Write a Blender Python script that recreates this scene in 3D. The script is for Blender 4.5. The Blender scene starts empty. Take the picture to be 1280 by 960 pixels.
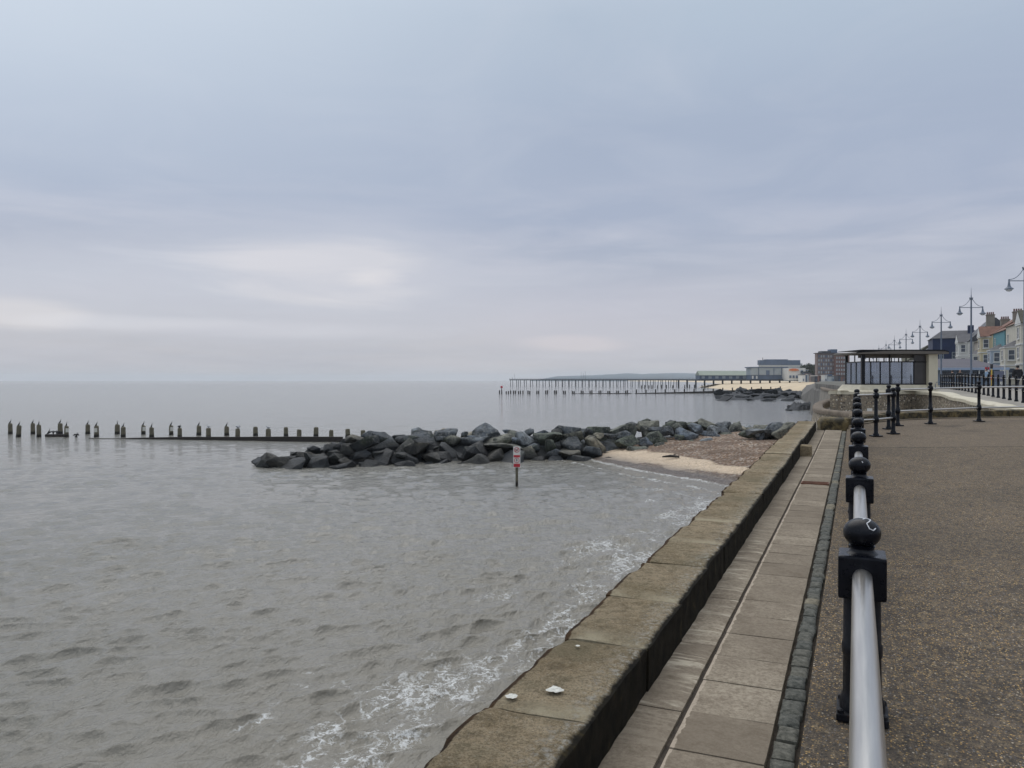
import bpy, bmesh, math, random
import numpy as np
from mathutils import Vector, Matrix, noise
R = math.radians
rnd = random.Random(11)
sc = bpy.context.scene
col = sc.collection
TH = R(23.69); CT, ST = math.cos(TH), math.sin(TH)
F = 980.0; CAMZ = 6.0
# world: +y runs along the coast, -x is the sea, z=0 is the sea level

def W(u, v, Y):
    X = (u-640)/F*Y
    return Vector((X*CT-Y*ST, X*ST+Y*CT, CAMZ-(v-475)/F*Y))
def WX(X, Y, z=0.0):
    return Vector((X*CT-Y*ST, X*ST+Y*CT, z))
def interp(x, pts):
    if x <= pts[0][0]: return pts[0][1]
    for (a, b), (c, d) in zip(pts, pts[1:]):
        if x <= c: return b+(d-b)*(x-a)/(c-a)
    return pts[-1][1]
PD = [(-12,1.82),(0,1.72),(4.3,1.68),(10,1.62),(16,1.56),(20,1.50),(24,1.41),(28,1.30),(34,1.22),(70,1.2)]
def prom_z(y): return CAMZ-(interp(y-1.5,PD)+interp(y,PD)+interp(y+1.5,PD))/3

# ------------------------------------------------------------------ materials
class NT:
    def __init__(s, name):
        s.m = bpy.data.materials.new(name); s.m.use_nodes = True
        s.n = s.m.node_tree.nodes; s.l = s.m.node_tree.links
        s.b = s.n['Principled BSDF']
        s.tc = s.n.new('ShaderNodeTexCoord').outputs['Object']
    def put(s, sock, v):
        if hasattr(v, 'links') or isinstance(v, bpy.types.NodeSocket): s.l.new(v, sock)
        else:
            if isinstance(v, (tuple, list)) and len(v) == 3 and sock.type == 'RGBA': v = (*v, 1)
            sock.default_value = v
    def map(s, scale=(1,1,1), rot=(0,0,0), src=None):
        n = s.n.new('ShaderNodeMapping'); s.put(n.inputs[0], src or s.tc)
        n.inputs['Scale'].default_value = scale; n.inputs['Rotation'].default_value = rot
        return n.outputs[0]
    def noise(s, scale, detail=4, rough=.6, vec=None, dist=0, colr=False):
        n = s.n.new('ShaderNodeTexNoise'); s.put(n.inputs['Vector'], vec or s.tc)
        n.inputs['Scale'].default_value = scale; n.inputs['Detail'].default_value = detail
        n.inputs['Roughness'].default_value = rough; n.inputs['Distortion'].default_value = dist
        return n.outputs['Color' if colr else 'Fac']
    def vor(s, scale, feature='F1', out='Distance', vec=None, rnd_=1):
        n = s.n.new('ShaderNodeTexVoronoi'); s.put(n.inputs['Vector'], vec or s.tc)
        n.feature = feature; n.inputs['Scale'].default_value = scale; n.inputs['Randomness'].default_value = rnd_
        return n.outputs[out]
    def ramp(s, fac, stops, interp_='LINEAR'):
        n = s.n.new('ShaderNodeValToRGB'); s.put(n.inputs[0], fac); e = n.color_ramp
        e.interpolation = interp_
        while len(e.elements) < len(stops): e.elements.new(0.5)
        for q, (p, c) in zip(e.elements, stops):
            q.position = p; q.color = (c, c, c, 1) if isinstance(c, (int, float)) else (*c, 1)
        return n.outputs[0]
    def mix(s, f, a, b, mode='MIX'):
        n = s.n.new('ShaderNodeMix'); n.data_type = 'RGBA'; n.blend_type = mode
        s.put(n.inputs[0], f); s.put(n.inputs[6], a); s.put(n.inputs[7], b)
        return n.outputs[2]
    def math(s, op, a, b=0.0, clamp=False):
        n = s.n.new('ShaderNodeMath'); n.operation = op; n.use_clamp = clamp
        s.put(n.inputs[0], a); s.put(n.inputs[1], b)
        return n.outputs[0]
    def xyz(s, v=None):
        n = s.n.new('ShaderNodeSeparateXYZ'); s.put(n.inputs[0], v or s.tc); return n.outputs
    def geo(s, what): return s.n.new('ShaderNodeNewGeometry').outputs[what]
    def attr(s, name):
        n = s.n.new('ShaderNodeAttribute'); n.attribute_name = name; return n.outputs['Fac']
    def oi(s): return s.n.new('ShaderNodeObjectInfo').outputs['Random']
    def bump(s, h, strength=.5, dist=.01, normal=None):
        n = s.n.new('ShaderNodeBump'); n.inputs['Strength'].default_value = strength
        n.inputs['Distance'].default_value = dist; s.put(n.inputs['Height'], h)
        if normal is not None: s.put(n.inputs['Normal'], normal)
        return n.outputs[0]
    def out(s, color=None, rough=None, normal=None, metal=None, spec=None):
        if color is not None: s.put(s.b.inputs['Base Color'], color)
        if rough is not None: s.put(s.b.inputs['Roughness'], rough)
        if normal is not None: s.put(s.b.inputs['Normal'], normal)
        if metal is not None: s.put(s.b.inputs['Metallic'], metal)
        if spec is not None: s.put(s.b.inputs['Specular IOR Level'], spec)
        return s.m
def mat(name, c, rough=.7, var=.25, scale=3., metal=0., bump=0.0):
    t = NT(name)
    n = t.noise(scale, 6, .65)
    d = tuple(x*(1-var) for x in c); e = tuple(min(1, x*(1+var)) for x in c)
    cc = t.ramp(n, [(.3, d), (.7, e)])
    return t.out(cc, rough, t.bump(n, .5, bump) if bump else None, metal)

M = {}
M['black'] = (lambda t: t.out(t.ramp(t.noise(14, 5), [(.35, (.003,.004,.007)), (.75, (.008,.009,.014))]),
                              t.ramp(t.noise(30, 4), [(.3, .22), (.7, .38)]), t.bump(t.noise(60, 3), .15, .001), spec=.22))(NT('black_paint'))
def steel():
    t = NT('brushed_steel'); g = t.noise(2, 5, .7, t.map((22, .8, 22)))
    return t.out(t.ramp(g, [(.25, (.50,.48,.45)), (.75, (.62,.605,.575))]), t.ramp(g, [(.3, .28), (.7, .38)]), metal=.95)
M['steel'] = steel()
def worn():
    t = NT('worn_black_paint'); n = t.noise(38, 8, .8); a = t.ramp(t.noise(14, 5), [(.35, (.004,.005,.008)), (.75, (.010,.011,.016))])
    a = t.mix(t.ramp(n, [(.62, 0), (.68, .8)]), a, (.12,.055,.03))
    a = t.mix(t.ramp(t.noise(5, 7, .75, t.map((3, 3, .6))), [(.58, 0), (.72, .35)]), a, (.10,.10,.095))
    return t.out(a, t.ramp(n, [(.3, .3), (.7, .7)]), t.bump(n, .3, .003), spec=.25)
M['worn'] = worn()
def coping():
    t = NT('coping_stone'); p = t.xyz()
    n1 = t.noise(2.2, 8, .72); n2 = t.noise(14, 8, .8); n3 = t.noise(.8, 3)
    a = t.mix(t.ramp(n1, [(.36, 0), (.64, 1)]), (.25,.19,.11), (.52,.42,.28))
    a = t.mix(t.ramp(n2, [(.46, .0), (.66, .7)]), a, (.055,.042,.02))
    a = t.mix(t.ramp(n3, [(.55, 0), (.70, .45)]), a, (.17,.135,.06))
    a = t.mix(t.ramp(t.noise(85, 7, .85), [(.47, 0), (.58, .65)]), a, (.07,.055,.035))
    a = t.mix(t.ramp(t.noise(46, 6, .8), [(.56, 0), (.64, .5)]), a, (.52,.47,.36))
    a = t.mix(t.ramp(t.noise(1.1, 6, .7), [(.48, 0), (.62, .6)]), a, (.10,.085,.045))
    # chipped pale cement near some joints, white lichen along the inner edge
    lich = t.math('MULTIPLY', t.ramp(t.noise(30, 7, .8), [(.49, 0), (.60, 1)]), t.attr('inner'))
    a = t.mix(t.math('MULTIPLY', lich, .8), a, (.50,.50,.46))
    fr = t.math('MULTIPLY', t.ramp(t.noise(75, 3, .7), [(.64, 0), (.70, .6)]), 1)
    a = t.mix(fr, a, (.36,.33,.26))
    a = t.mix(t.math('MULTIPLY', t.attr('joint'), t.ramp(t.noise(5, 4), [(.4, .2), (.6, .95)])), a, (.46,.40,.28))
    # black algae on the landward face, brown broken arris on the seaward edge
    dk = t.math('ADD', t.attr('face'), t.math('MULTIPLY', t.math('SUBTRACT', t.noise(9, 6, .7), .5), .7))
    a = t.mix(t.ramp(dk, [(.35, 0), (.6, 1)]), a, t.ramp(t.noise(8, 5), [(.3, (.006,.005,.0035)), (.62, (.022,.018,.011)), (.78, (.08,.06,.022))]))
    ed = t.math('ADD', t.attr('outer'), t.math('MULTIPLY', t.math('SUBTRACT', t.noise(7, 6, .7), .5), .8))
    a = t.mix(t.ramp(ed, [(.55, 0), (.68, 1)]), a, t.ramp(t.noise(12, 5), [(.35, (.03,.018,.01)), (.7, (.09,.05,.022))]))
    h = t.math('ADD', t.noise(22, 8, .75), t.math('MULTIPLY', n1, .6))
    return t.out(a, .9, t.bump(h, 1, .03), spec=.15)
M['coping'] = coping()
def slab():
    t = NT('paving_slab'); p_ = t.xyz()
    n1 = t.noise(1.7, 7, .7); n2 = t.noise(40, 6, .75)
    base = t.mix(t.ramp(n1, [(.35, 0), (.65, 1)]), (.25,.21,.16), (.43,.37,.285))
    base = t.mix(t.ramp(n2, [(.42, 0), (.6, .6)]), base, (.15,.115,.08))
    base = t.mix(t.ramp(t.attr('tone'), [(0, 0), (1, .7)]), base, (.19,.155,.115))
    st = t.noise(1.5, 5, .6, t.map((1.0, 5.5, 1), (0, 0, R(10))), 1.6)
    fil = t.math('ADD', t.math('MULTIPLY', t.math('ADD', p_[0], .790), -22), t.math('MULTIPLY', t.math('SUBTRACT', t.noise(9, 4), .5), 1.2))
    base = t.mix(t.math('MULTIPLY', t.math('MULTIPLY', t.ramp(t.math('ADD', fil, .9), [(.42, 0), (.5, .9)]), t.math('GREATER_THAN', p_[0], -.795)), 1), base, (.50,.42,.33))
    base = t.mix(t.math('MULTIPLY', t.math('MULTIPLY', t.ramp(st, [(.50, 0), (.60, .95)]), t.ramp(t.noise(2.5, 5, .7), [(.42, .15), (.58, 1)])), t.attr('scrape')), base, (.52,.46,.36))
    base = t.mix(t.ramp(t.noise(120, 2), [(.72, 0), (.78, .6)]), base, (.4,.37,.3))
    base = t.mix(t.ramp(t.noise(6, 7, .8), [(.5, 0), (.66, .5)]), base, (.13,.10,.07))
    return t.out(base, .85, t.bump(n2, .8, .008), spec=.15)
M['slab'] = slab()
M['joint'] = mat('dark_joint_soil', (.06,.048,.036), .95, .5, 20, bump=.01)
def sett():
    t = NT('granite_sett'); n = t.noise(30, 6, .7)
    a = t.mix(t.ramp(n, [(.35, 0), (.7, 1)]), (.045,.05,.045), (.19,.19,.165))
    a = t.mix(t.attr('tone'), a, t.ramp(n, [(.3, (.12,.11,.08)), (.7, (.34,.3,.22))]))
    return t.out(a, .75, t.bump(n, 1, .016), spec=.2)
M['sett'] = sett()
def gravel():
    t = NT('aggregate_paving')
    def layer(scale):
        c = t.vor(scale, 'F1', 'Color', t.map((1, .8, 1))); d = t.vor(scale, 'F1', 'Distance', t.map((1, .8, 1)))
        r = t.n.new('ShaderNodeSeparateColor'); t.put(r.inputs[0], c); return r.outputs, d
    r, d = layer(84); r2, d2 = layer(130)
    loose = t.ramp(t.noise(1.3, 6, .7), [(.38, .0), (.64, 1.0)])
    near = t.ramp(t.math('MULTIPLY', t.xyz()[0], .5), [(.0, 1), (.45, .35), (1, .2)])
    stone = t.ramp(r[0], [(0, (.05,.05,.052)), (.14, (.24,.23,.22)), (.26, (.22,.155,.09)), (.40, (.46,.29,.12)), (.58, (.60,.40,.16)), (.70, (.32,.22,.13)), (.77, (.11,.10,.10)), (.84, (.62,.44,.22)), (.95, (.70,.60,.45))], 'CONSTANT')
    stone2 = t.ramp(r2[0], [(0, (.05,.045,.042)), (.35, (.12,.095,.07)), (.6, (.22,.165,.11)), (.8, (.32,.25,.17)), (.93, (.42,.38,.32))], 'CONSTANT')
    keep = t.math('GREATER_THAN', t.math('ADD', r[1], t.math('MULTIPLY', t.math('MULTIPLY', loose, near), .5)), .62)
    keep2 = t.math('GREATER_THAN', r2[1], .42)
    matrix = t.ramp(t.noise(4, 7, .75), [(.3, (.05,.043,.036)), (.7, (.20,.158,.115))])
    s1 = t.math('MULTIPLY', keep, t.ramp(d, [(.40, 1), (.50, 0)])); s2 = t.math('MULTIPLY', keep2, t.ramp(d2, [(.40, 1), (.52, 0)]))
    a = t.mix(s2, matrix, stone2); a = t.mix(s1, a, stone)
    a = t.mix(t.ramp(t.noise(.5, 6, .65), [(.45, 0), (.7, .45)]), a, (.08,.068,.055))
    a = t.mix(t.ramp(t.noise(1.6, 7, .8, t.map((1, .35, 1))), [(.58, 0), (.68, .45)]), a, (.05,.043,.036))
    q = t.xyz(); yc = t.math('ADD', t.math('MULTIPLY', q[0], -.4018), t.math('MULTIPLY', q[1], .9157)); yc = t.math('ADD', yc, t.math('MULTIPLY', t.noise(1.2, 3), .12))
    beyond = t.math('GREATER_THAN', yc, 17.6)
    a = t.mix(t.math('MULTIPLY', beyond, .5), a, (.21,.165,.12))
    seam = t.math('LESS_THAN', t.math('ABSOLUTE', t.math('SUBTRACT', yc, 17.6)), .05)
    a = t.mix(t.math('MULTIPLY', seam, .8), a, (.04,.035,.03))
    a = t.mix(t.math('MULTIPLY', beyond, t.ramp(t.noise(.9, 6, .7), [(.55, 0), (.66, .6)])), a, (.06,.05,.042))
    a = t.mix(t.ramp(t.noise(26, 7, .85), [(.42, .7), (.5, 0)]), a, (.04,.036,.032))
    a = t.mix(t.math('MULTIPLY', t.ramp(t.math('MULTIPLY', t.xyz()[1], .1), [(.3, .55), (1, 0)]), t.ramp(t.noise(1.8, 6, .7), [(.4, .2), (.6, 1)])), a, t.mix(.6, a, (.03,.03,.03)))
    a = t.mix(t.ramp(t.noise(19, 7, .85, t.map((1, .6, 1))), [(.53, 0), (.62, .45)]), a, (.40,.30,.17))
    h = t.math('ADD', s1, t.math('MULTIPLY', s2, .5))
    return t.out(a, .85, t.bump(h, .7, .005), spec=.2)
M['gravel'] = gravel()
def sand():
    t = NT('beach_sand_and_shingle')
    c = t.vor(9, 'F1', 'Color'); d = t.vor(9, 'F1', 'Distance')
    r = t.n.new('ShaderNodeSeparateColor'); t.put(r.inputs[0], c)
    peb = t.ramp(r.outputs[0], [(0, (.09,.06,.042)), (.25, (.20,.12,.07)), (.5, (.32,.20,.12)), (.72, (.42,.34,.26)), (.9, (.66,.60,.52))], 'CONSTANT')
    peb = t.mix(t.ramp(t.noise(.35, 5, .6, t.map((1, 1.6, 1))), [(.38, 0), (.62, .75)]), peb, t.mix(r.outputs[1], (.07,.045,.03), (.20,.125,.08)))
    sn = t.ramp(t.noise(2.2, 6, .7), [(.3, (.56,.44,.31)), (.7, (.73,.59,.43))])
    f = t.math('ADD', t.attr('sand'), t.math('MULTIPLY', t.math('SUBTRACT', t.noise(1.1, 8, .75), .5), 1.1))
    f = t.ramp(f, [(.38, 0), (.58, 1)])
    f2 = t.math('MULTIPLY', f, t.ramp(t.noise(14, 3, .8), [(.40, .1), (.50, 1)]))
    a = t.mix(f2, peb, sn)
    wet = t.ramp(t.xyz()[2], [(0.0, .8), (.12, .85), (.30, .25), (.42, 0)])
    a = t.mix(wet, a, (.07,.05,.036))
    h = t.math('MULTIPLY', t.ramp(d, [(0, 1), (.6, 0)]), t.math('SUBTRACT', 1.05, f))
    return t.out(a, t.ramp(wet, [(0, .9), (1, .35)]), t.bump(h, 1, .08))
M['beach'] = sand()
M['farsand'] = mat('far_beach_sand', (.66,.53,.36), .9, .12, .06)
M['concrete'] = mat('old_concrete', (.24,.215,.18), .85, .35, .5, bump=.01)
M['upper'] = mat('upper_paving', (.30,.275,.235), .85, .15, .6)
def flint():
    t = NT('flint_wall'); c = t.vor(7.5, 'F1', 'Color'); d = t.vor(7.5, 'F1', 'Distance')
    r = t.n.new('ShaderNodeSeparateColor'); t.put(r.inputs[0], c)
    a = t.ramp(r.outputs[0], [(0, (.10,.085,.07)), (.18, (.30,.25,.18)), (.5, (.52,.43,.30)), (.75, (.40,.31,.21)), (.88, (.75,.68,.56))], 'CONSTANT')
    a = t.mix(t.ramp(d, [(.36, 0), (.55, 1)]), a, (.24,.20,.15))
    a = t.mix(t.ramp(t.noise(.6, 5), [(.5, 0), (.75, .45)]), a, (.10,.085,.06))
    return t.out(a, .7, t.bump(t.ramp(d, [(0, 1), (.5, 0)]), 1, .05))
M['flint'] = flint()
M['cream'] = (lambda t: t.out(t.mix(t.ramp(t.noise(1.2, 7, .7, t.map((1, 1, .35))), [(.48, 0), (.75, .55)]), (.62,.565,.43), (.27,.22,.13)), .6, t.bump(t.noise(8, 5), .3, .01)))(NT('cream_painted_render'))
M['brownstone'] = (lambda t: t.out(t.mix(t.ramp(t.noise(1.6, 7, .7), [(.4, 0), (.68, 1)]), (.21,.165,.12), (.075,.058,.04)), .85, t.bump(t.noise(10, 6), .6, .02)))(NT('weathered_brown_coping'))
M['moss'] = (lambda t: t.out(t.mix(t.ramp(t.noise(2.6, 8, .75), [(.44, 0), (.60, 1)]), (.03,.024,.012), (.18,.135,.06)), .85, t.bump(t.noise(9, 8, .7), .9, .04)))(NT('mossy_stone'))
def rock():
    t = NT('boulder_granite'); o = t.oi()
    n = t.noise(1.3, 8, .7); f = t.noise(7, 8, .75); 
    base = t.ramp(o, [(0, (.16,.18,.20)), (.16, (.21,.22,.18)), (.28, (.09,.10,.11)), (.40, (.27,.265,.21)), (.52, (.36,.39,.41)), (.62, (.14,.16,.12)), (.74, (.22,.26,.31)), (.87, (.44,.40,.30)), (.95, (.08,.08,.08))], 'CONSTANT')
    a = t.mix(t.ramp(n, [(.40, .0), (.58, .85)]), base, (.03,.033,.034))
    a = t.mix(t.ramp(f, [(.50, 0), (.62, .7)]), a, t.mix(.6, base, (.40,.39,.34)))
    z = t.xyz(t.geo('Position'))[2]
    px_ = t.xyz(t.geo('Position'))[0]; z = t.math('ADD', z, t.math('MULTIPLY', t.math('ADD', px_, 24), .085, ), ) ; nz = t.math('ADD', z, t.math('MULTIPLY', t.math('SUBTRACT', t.noise(1.1, 3), .5), 1.2))
    wet = t.ramp(t.math('MULTIPLY', nz, .25), [(.17, 1), (.34, 0)])
    a = t.mix(wet, a, t.mix(.88, a, (.011,.012,.013)))
    green = t.math('MULTIPLY', t.ramp(t.math('MULTIPLY', nz, .25), [(.14, 0), (.24, 1), (.33, 1), (.46, 0)]), t.ramp(t.noise(.45, 3), [(.52, 0), (.66, .4)]))
    a = t.mix(green, a, (.05,.062,.02))
    return t.out(a, t.ramp(wet, [(0, .85), (1, .45)]), t.bump(t.math('ADD', f, t.noise(2.2, 8, .75)), 1, .14), spec=.3)
M['rock'] = rock()
def timber():
    t = NT('weathered_timber'); g = t.noise(2, 7, .7, t.map((14, 14, 1.2)))
    a = t.ramp(g, [(.3, (.06,.055,.04)), (.7, (.20,.18,.12))])
    z = t.xyz(t.geo('Position'))[2]
    a = t.mix(t.ramp(t.math('MULTIPLY', z, .5), [(.10, 1), (.20, 0)]), a, (.018,.015,.012))
    return t.out(a, .85, t.bump(g, .6, .02))
M['timber'] = timber()
M['ironwood'] = mat('dark_wet_timber', (.024,.018,.014), .7, .5, 4, bump=.03)
M['pier'] = mat('pier_timber', (.03,.032,.038), .8, .3, 1)
M['feather'] = mat('black_feathers', (.012,.012,.013), .6, .3, 30)
M['gullgrey'] = mat('pale_grey_feathers', (.42,.43,.45), .7, .1, 10)
M['guano'] = mat('bird_droppings', (.60,.59,.53), .9, .35, 40)
M['cloth_black'] = mat('black_cloth', (.012,.013,.017), .85, .3, 12)
M['cloth_blue'] = mat('pale_blue_cloth', (.32,.45,.60), .85, .1, 12)
M['denim'] = mat('dark_trousers', (.02,.024,.04), .9, .2, 12)
M['skin'] = mat('skin', (.45,.28,.2), .6, .05, 12)
M['hair'] = mat('hair', (.03,.02,.015), .7, .2, 30)
M['white'] = mat('white_paint', (.72,.71,.67), .55, .08, 2)
M['whitemark'] = mat('white_scratch_paint', (.75,.76,.78), .6, .05, 20)
M['red'] = mat('red_sign_paint', (.50,.03,.045), .5, .1, 10)
M['signink'] = mat('sign_black_ink', (.03,.03,.035), .6, .1, 10)
M['orange'] = mat('orange_sign', (.72,.20,.06), .6, .1, 1)
M['rust'] = mat('rusty_iron', (.14,.06,.035), .85, .4, 20)
M['slate'] = mat('slate_roof', (.075,.075,.085), .6, .3, 1.2)
M['mossroof'] = mat('mossy_slate_roof', (.085,.08,.055), .8, .35, 1.2)
M['tile'] = mat('brown_roof_tile', (.20,.105,.075), .8, .25, 1.5)
M['brick'] = mat('red_brick', (.20,.115,.10), .8, .25, 1)
M['brickfar'] = mat('far_brown_brick', (.21,.165,.16), .8, .2, .4)
M['glassdark'] = mat('dark_window_pane', (.07,.085,.11), .12, .3, 1)
M['greyblue'] = mat('grey_blue_cladding', (.10,.14,.21), .6, .2, .2)
M['sheet'] = mat('pale_grey_cladding', (.36,.40,.42), .6, .1, .3)
M['palegreen'] = mat('pale_green_roof_sheeting', (.27,.31,.25), .6, .08, .2)
M['lamp'] = mat('grey_lamp_paint', (.14,.17,.22), .45, .15, 3)
M['lampglass'] = mat('milky_lamp_bowl', (.62,.66,.70), .25, .05, 3)
M['navy'] = mat('navy_cladding', (.012,.025,.075), .6, .2, 1)
M['darkpanel'] = mat('dark_shelter_panel', (.05,.045,.045), .35, .3, 1)
M['soffit'] = mat('brown_soffit', (.13,.115,.10), .7, .2, 2)
M['yellow'] = mat('yellow_canvas', (.75,.50,.10), .8, .1, 2)
M['bluecanvas'] = mat('blue_canvas', (.06,.20,.42), .8, .1, 2)
M['hoard'] = mat('slate_grey_hoarding', (.16,.17,.23), .7, .15, 2)
M['land'] = mat('land_cover', (.13,.125,.105), .95, .3, .02)
M['road'] = mat('asphalt', (.055,.055,.058), .9, .2, .3)
M['tree'] = mat('evergreen_leaves', (.035,.05,.03), .8, .4, 1)
M['bark'] = mat('bark', (.06,.05,.04), .9, .3, 5)
M['hill'] = mat('haze_tinted_wooded_hills', (.12,.15,.18), 1, .2, .002)  # blue of the distance haze is mixed into the hill colour
def shelterglass():
    t = NT('shelter_glass')
    g = t.b.inputs
    g['Base Color'].default_value = (.80,.84,.88,1); g['Roughness'].default_value = .04
    g['Transmission Weight'].default_value = .0; g['Alpha'].default_value = 1
    tr = t.n.new('ShaderNodeBsdfTransparent'); tr.inputs[0].default_value = (.66,.70,.78,1)
    gl = t.n.new('ShaderNodeBsdfGlossy'); gl.inputs['Roughness'].default_value = .03; gl.inputs[0].default_value = (.75,.8,.88,1)
    df = t.n.new('ShaderNodeBsdfDiffuse'); df.inputs[0].default_value = (.33,.34,.38,1)
    m0 = t.n.new('ShaderNodeMixShader'); m0.inputs[0].default_value = .28
    t.l.new(tr.outputs[0], m0.inputs[1]); t.l.new(df.outputs[0], m0.inputs[2])
    m1 = t.n.new('ShaderNodeMixShader'); m1.inputs[0].default_value = .22
    t.l.new(m0.outputs[0], m1.inputs[1]); t.l.new(gl.outputs[0], m1.inputs[2])
    t.l.new(m1.outputs[0], t.n['Material Output'].inputs[0])
    return t.m
M['glass'] = shelterglass()
def water():
    t = NT('murky_sea_water'); p = t.xyz()
    big = t.noise(.05, 4)
    deep = t.mix(t.ramp(t.noise(.16, 4, .6, t.map((1, .6, 1))), [(.35, 0), (.65, 1)]), (.188,.182,.158), (.215,.206,.18))
    deep = t.mix(t.attr('shore'), deep, (.25,.22,.165))
    # lacy foam: broad patches from the vertex mask, threads from warped cell borders
    wv = t.n.new('ShaderNodeVectorMath'); wv.operation = 'ADD'
    t.put(wv.inputs[0], t.tc)
    sc_ = t.n.new('ShaderNodeVectorMath'); sc_.operation = 'SCALE'; t.put(sc_.inputs[0], t.noise(1.6, 5, .6, colr=True)); sc_.inputs['Scale'].default_value = 1.3
    t.l.new(sc_.outputs[0], wv.inputs[1])
    e = t.vor(1.5, 'DISTANCE_TO_EDGE', 'Distance', t.map((1.25, .8, 1), src=wv.outputs[0]))
    thr = t.ramp(e, [(.0, 1), (.035, .8), (.075, 0)])
    e2 = t.vor(4.5, 'DISTANCE_TO_EDGE', 'Distance', t.map((1.2, .8, 1), src=wv.outputs[0]))
    thr2 = t.ramp(e2, [(.0, 1), (.09, 0)])
    patch = t.noise(.8, 6, .68, t.map((1.0, .38, 1), (0, 0, R(12))))
    m = t.math('ADD', t.attr('foam'), t.math('MULTIPLY', t.math('SUBTRACT', patch, .50), 2.5))
    lace = t.math('ADD', t.math('MULTIPLY', thr, t.ramp(m, [(.42, 0), (.70, 1)])), t.math('MULTIPLY', thr2, t.ramp(m, [(.55, 0), (.8, 1)])))
    blob = t.math('MULTIPLY', t.ramp(m, [(.88, 0), (1.0, 1)]), t.ramp(t.noise(3.2, 6, .75), [(.46, 0), (.56, 1)]))
    fo = t.math('ADD', lace, blob, True)
    fo = t.math('MULTIPLY', fo, t.ramp(t.noise(9, 5, .8), [(.42, 0), (.54, 1)]), True)
    a = t.mix(fo, deep, (.68,.69,.68))
    r1 = t.noise(3.2, 5, .62, t.map((1.35, .75, 1), (0, 0, R(-20))))
    r2 = t.noise(1.0, 4, .6, t.map((1.4, .6, 1), (0, 0, R(-8))))
    dist = t.n.new('ShaderNodeCameraData').outputs['View Distance']
    b1 = t.bump(r1, 1, .10); 
    b2 = t.bump(r2, .8, .18, b1)
    return t.out(a, t.ramp(fo, [(0, .08), (1, .75)]), b2, spec=.5)
M['water'] = water()
M['water'].node_tree.nodes['Principled BSDF'].inputs['IOR'].default_value = 1.33

# ------------------------------------------------------------------ mesh helpers
def box(bm, c, s, rz=0, bev=0, rot=None):
    r = bmesh.ops.create_cube(bm, size=1)
    mt = Matrix.Translation(c) @ (rot if rot is not None else Matrix.Rotation(rz, 4, 'Z')) @ Matrix.Diagonal((*s, 1))
    bmesh.ops.transform(bm, matrix=mt, verts=r['verts'])
    if bev:
        ed = list({e for v in r['verts'] for e in v.link_edges})
        bmesh.ops.bevel(bm, geom=ed, offset=bev, segments=2, profile=.6, affect='EDGES')
def bx(bm, x0, x1, y0, y1, z0, z1, bev=0): box(bm, ((x0+x1)/2, (y0+y1)/2, (z0+z1)/2), (x1-x0, y1-y0, z1-z0), bev=bev)
def tube(bm, pts, r, n=10, cap=True, rr=None):
    pts = [Vector(p) for p in pts]; rings = []
    for i, p in enumerate(pts):
        d = (pts[min(i+1, len(pts)-1)]-pts[max(i-1, 0)]).normalized()
        a = Vector((0, 0, 1)) if abs(d.z) < .9 else Vector((1, 0, 0))
        s = d.cross(a).normalized(); t = s.cross(d).normalized()
        q = rr[i] if rr else r
        rings.append([bm.verts.new(p+(s*math.cos(k*2*math.pi/n)+t*math.sin(k*2*math.pi/n))*q) for k in range(n)])
    for a, b in zip(rings, rings[1:]):
        for k in range(n): bm.faces.new((a[k], a[(k+1) % n], b[(k+1) % n], b[k]))
    if cap: bm.faces.new(rings[0][::-1]); bm.faces.new(rings[-1])
def lathe(bm, prof, c=(0,0,0), n=28, sx=1, sy=1):
    c = Vector(c); rings = []
    for r, z in prof:
        rings.append([bm.verts.new(c+Vector((r*sx*math.cos(k*2*math.pi/n), r*sy*math.sin(k*2*math.pi/n), z))) for k in range(n)])
    for a, b in zip(rings, rings[1:]):
        for k in range(n): bm.faces.new((a[k], a[(k+1) % n], b[(k+1) % n], b[k]))
    bm.faces.new(rings[0][::-1]); bm.faces.new(rings[-1])
def prism(bm, poly, z0, z1):
    a = [bm.verts.new((x, y, z0)) for x, y in poly]; b = [bm.verts.new((x, y, z1)) for x, y in poly]
    n = len(poly)
    for k in range(n): bm.faces.new((a[k], a[(k+1) % n], b[(k+1) % n], b[k]))
    bm.faces.new(a[::-1]); bm.faces.new(b)
def poly3(bm, pts): return bm.faces.new([bm.verts.new(p) for p in pts])
def B(): return bmesh.new()
def obj(name, bm, m, parent=None, smooth=False, loc=None):
    me = bpy.data.meshes.new(name)
    if isinstance(bm, bmesh.types.BMesh):
        bmesh.ops.recalc_face_normals(bm, faces=bm.faces); bm.to_mesh(me); bm.free()
    else: me = bm
    off = None
    o = bpy.data.objects.new(name, me); col.objects.link(o)
    if parent is not None:
        p = parent; tot = Vector((0, 0, 0))
        while p is not None: tot += p.location; p = p.parent
        me.transform(Matrix.Translation(-tot)); o.parent = parent
    elif loc is not None:
        me.transform(Matrix.Translation(-Vector(loc))); o.location = loc
    if m is not None: me.materials.append(m)
    if smooth is True: me.polygons.foreach_set('use_smooth', [True]*len(me.polygons))
    elif smooth:
        me.polygons.foreach_set('use_smooth', [True]*len(me.polygons)); me.set_sharp_from_angle(angle=R(smooth))
    return o
def tag(o, label, cat, group=None):
    o['label'] = label; o['category'] = cat
    if group: o['group'] = group
    return o
def thing(name, loc, label, cat, group=None):
    o = bpy.data.objects.new(name, None); col.objects.link(o); o.location = loc; o.empty_display_size = .3
    return tag(o, label, cat, group)
def struct(name, bm, m, kind='structure', smooth=False):
    o = obj(name, bm, m, smooth=smooth); o['kind'] = kind; return o
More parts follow.
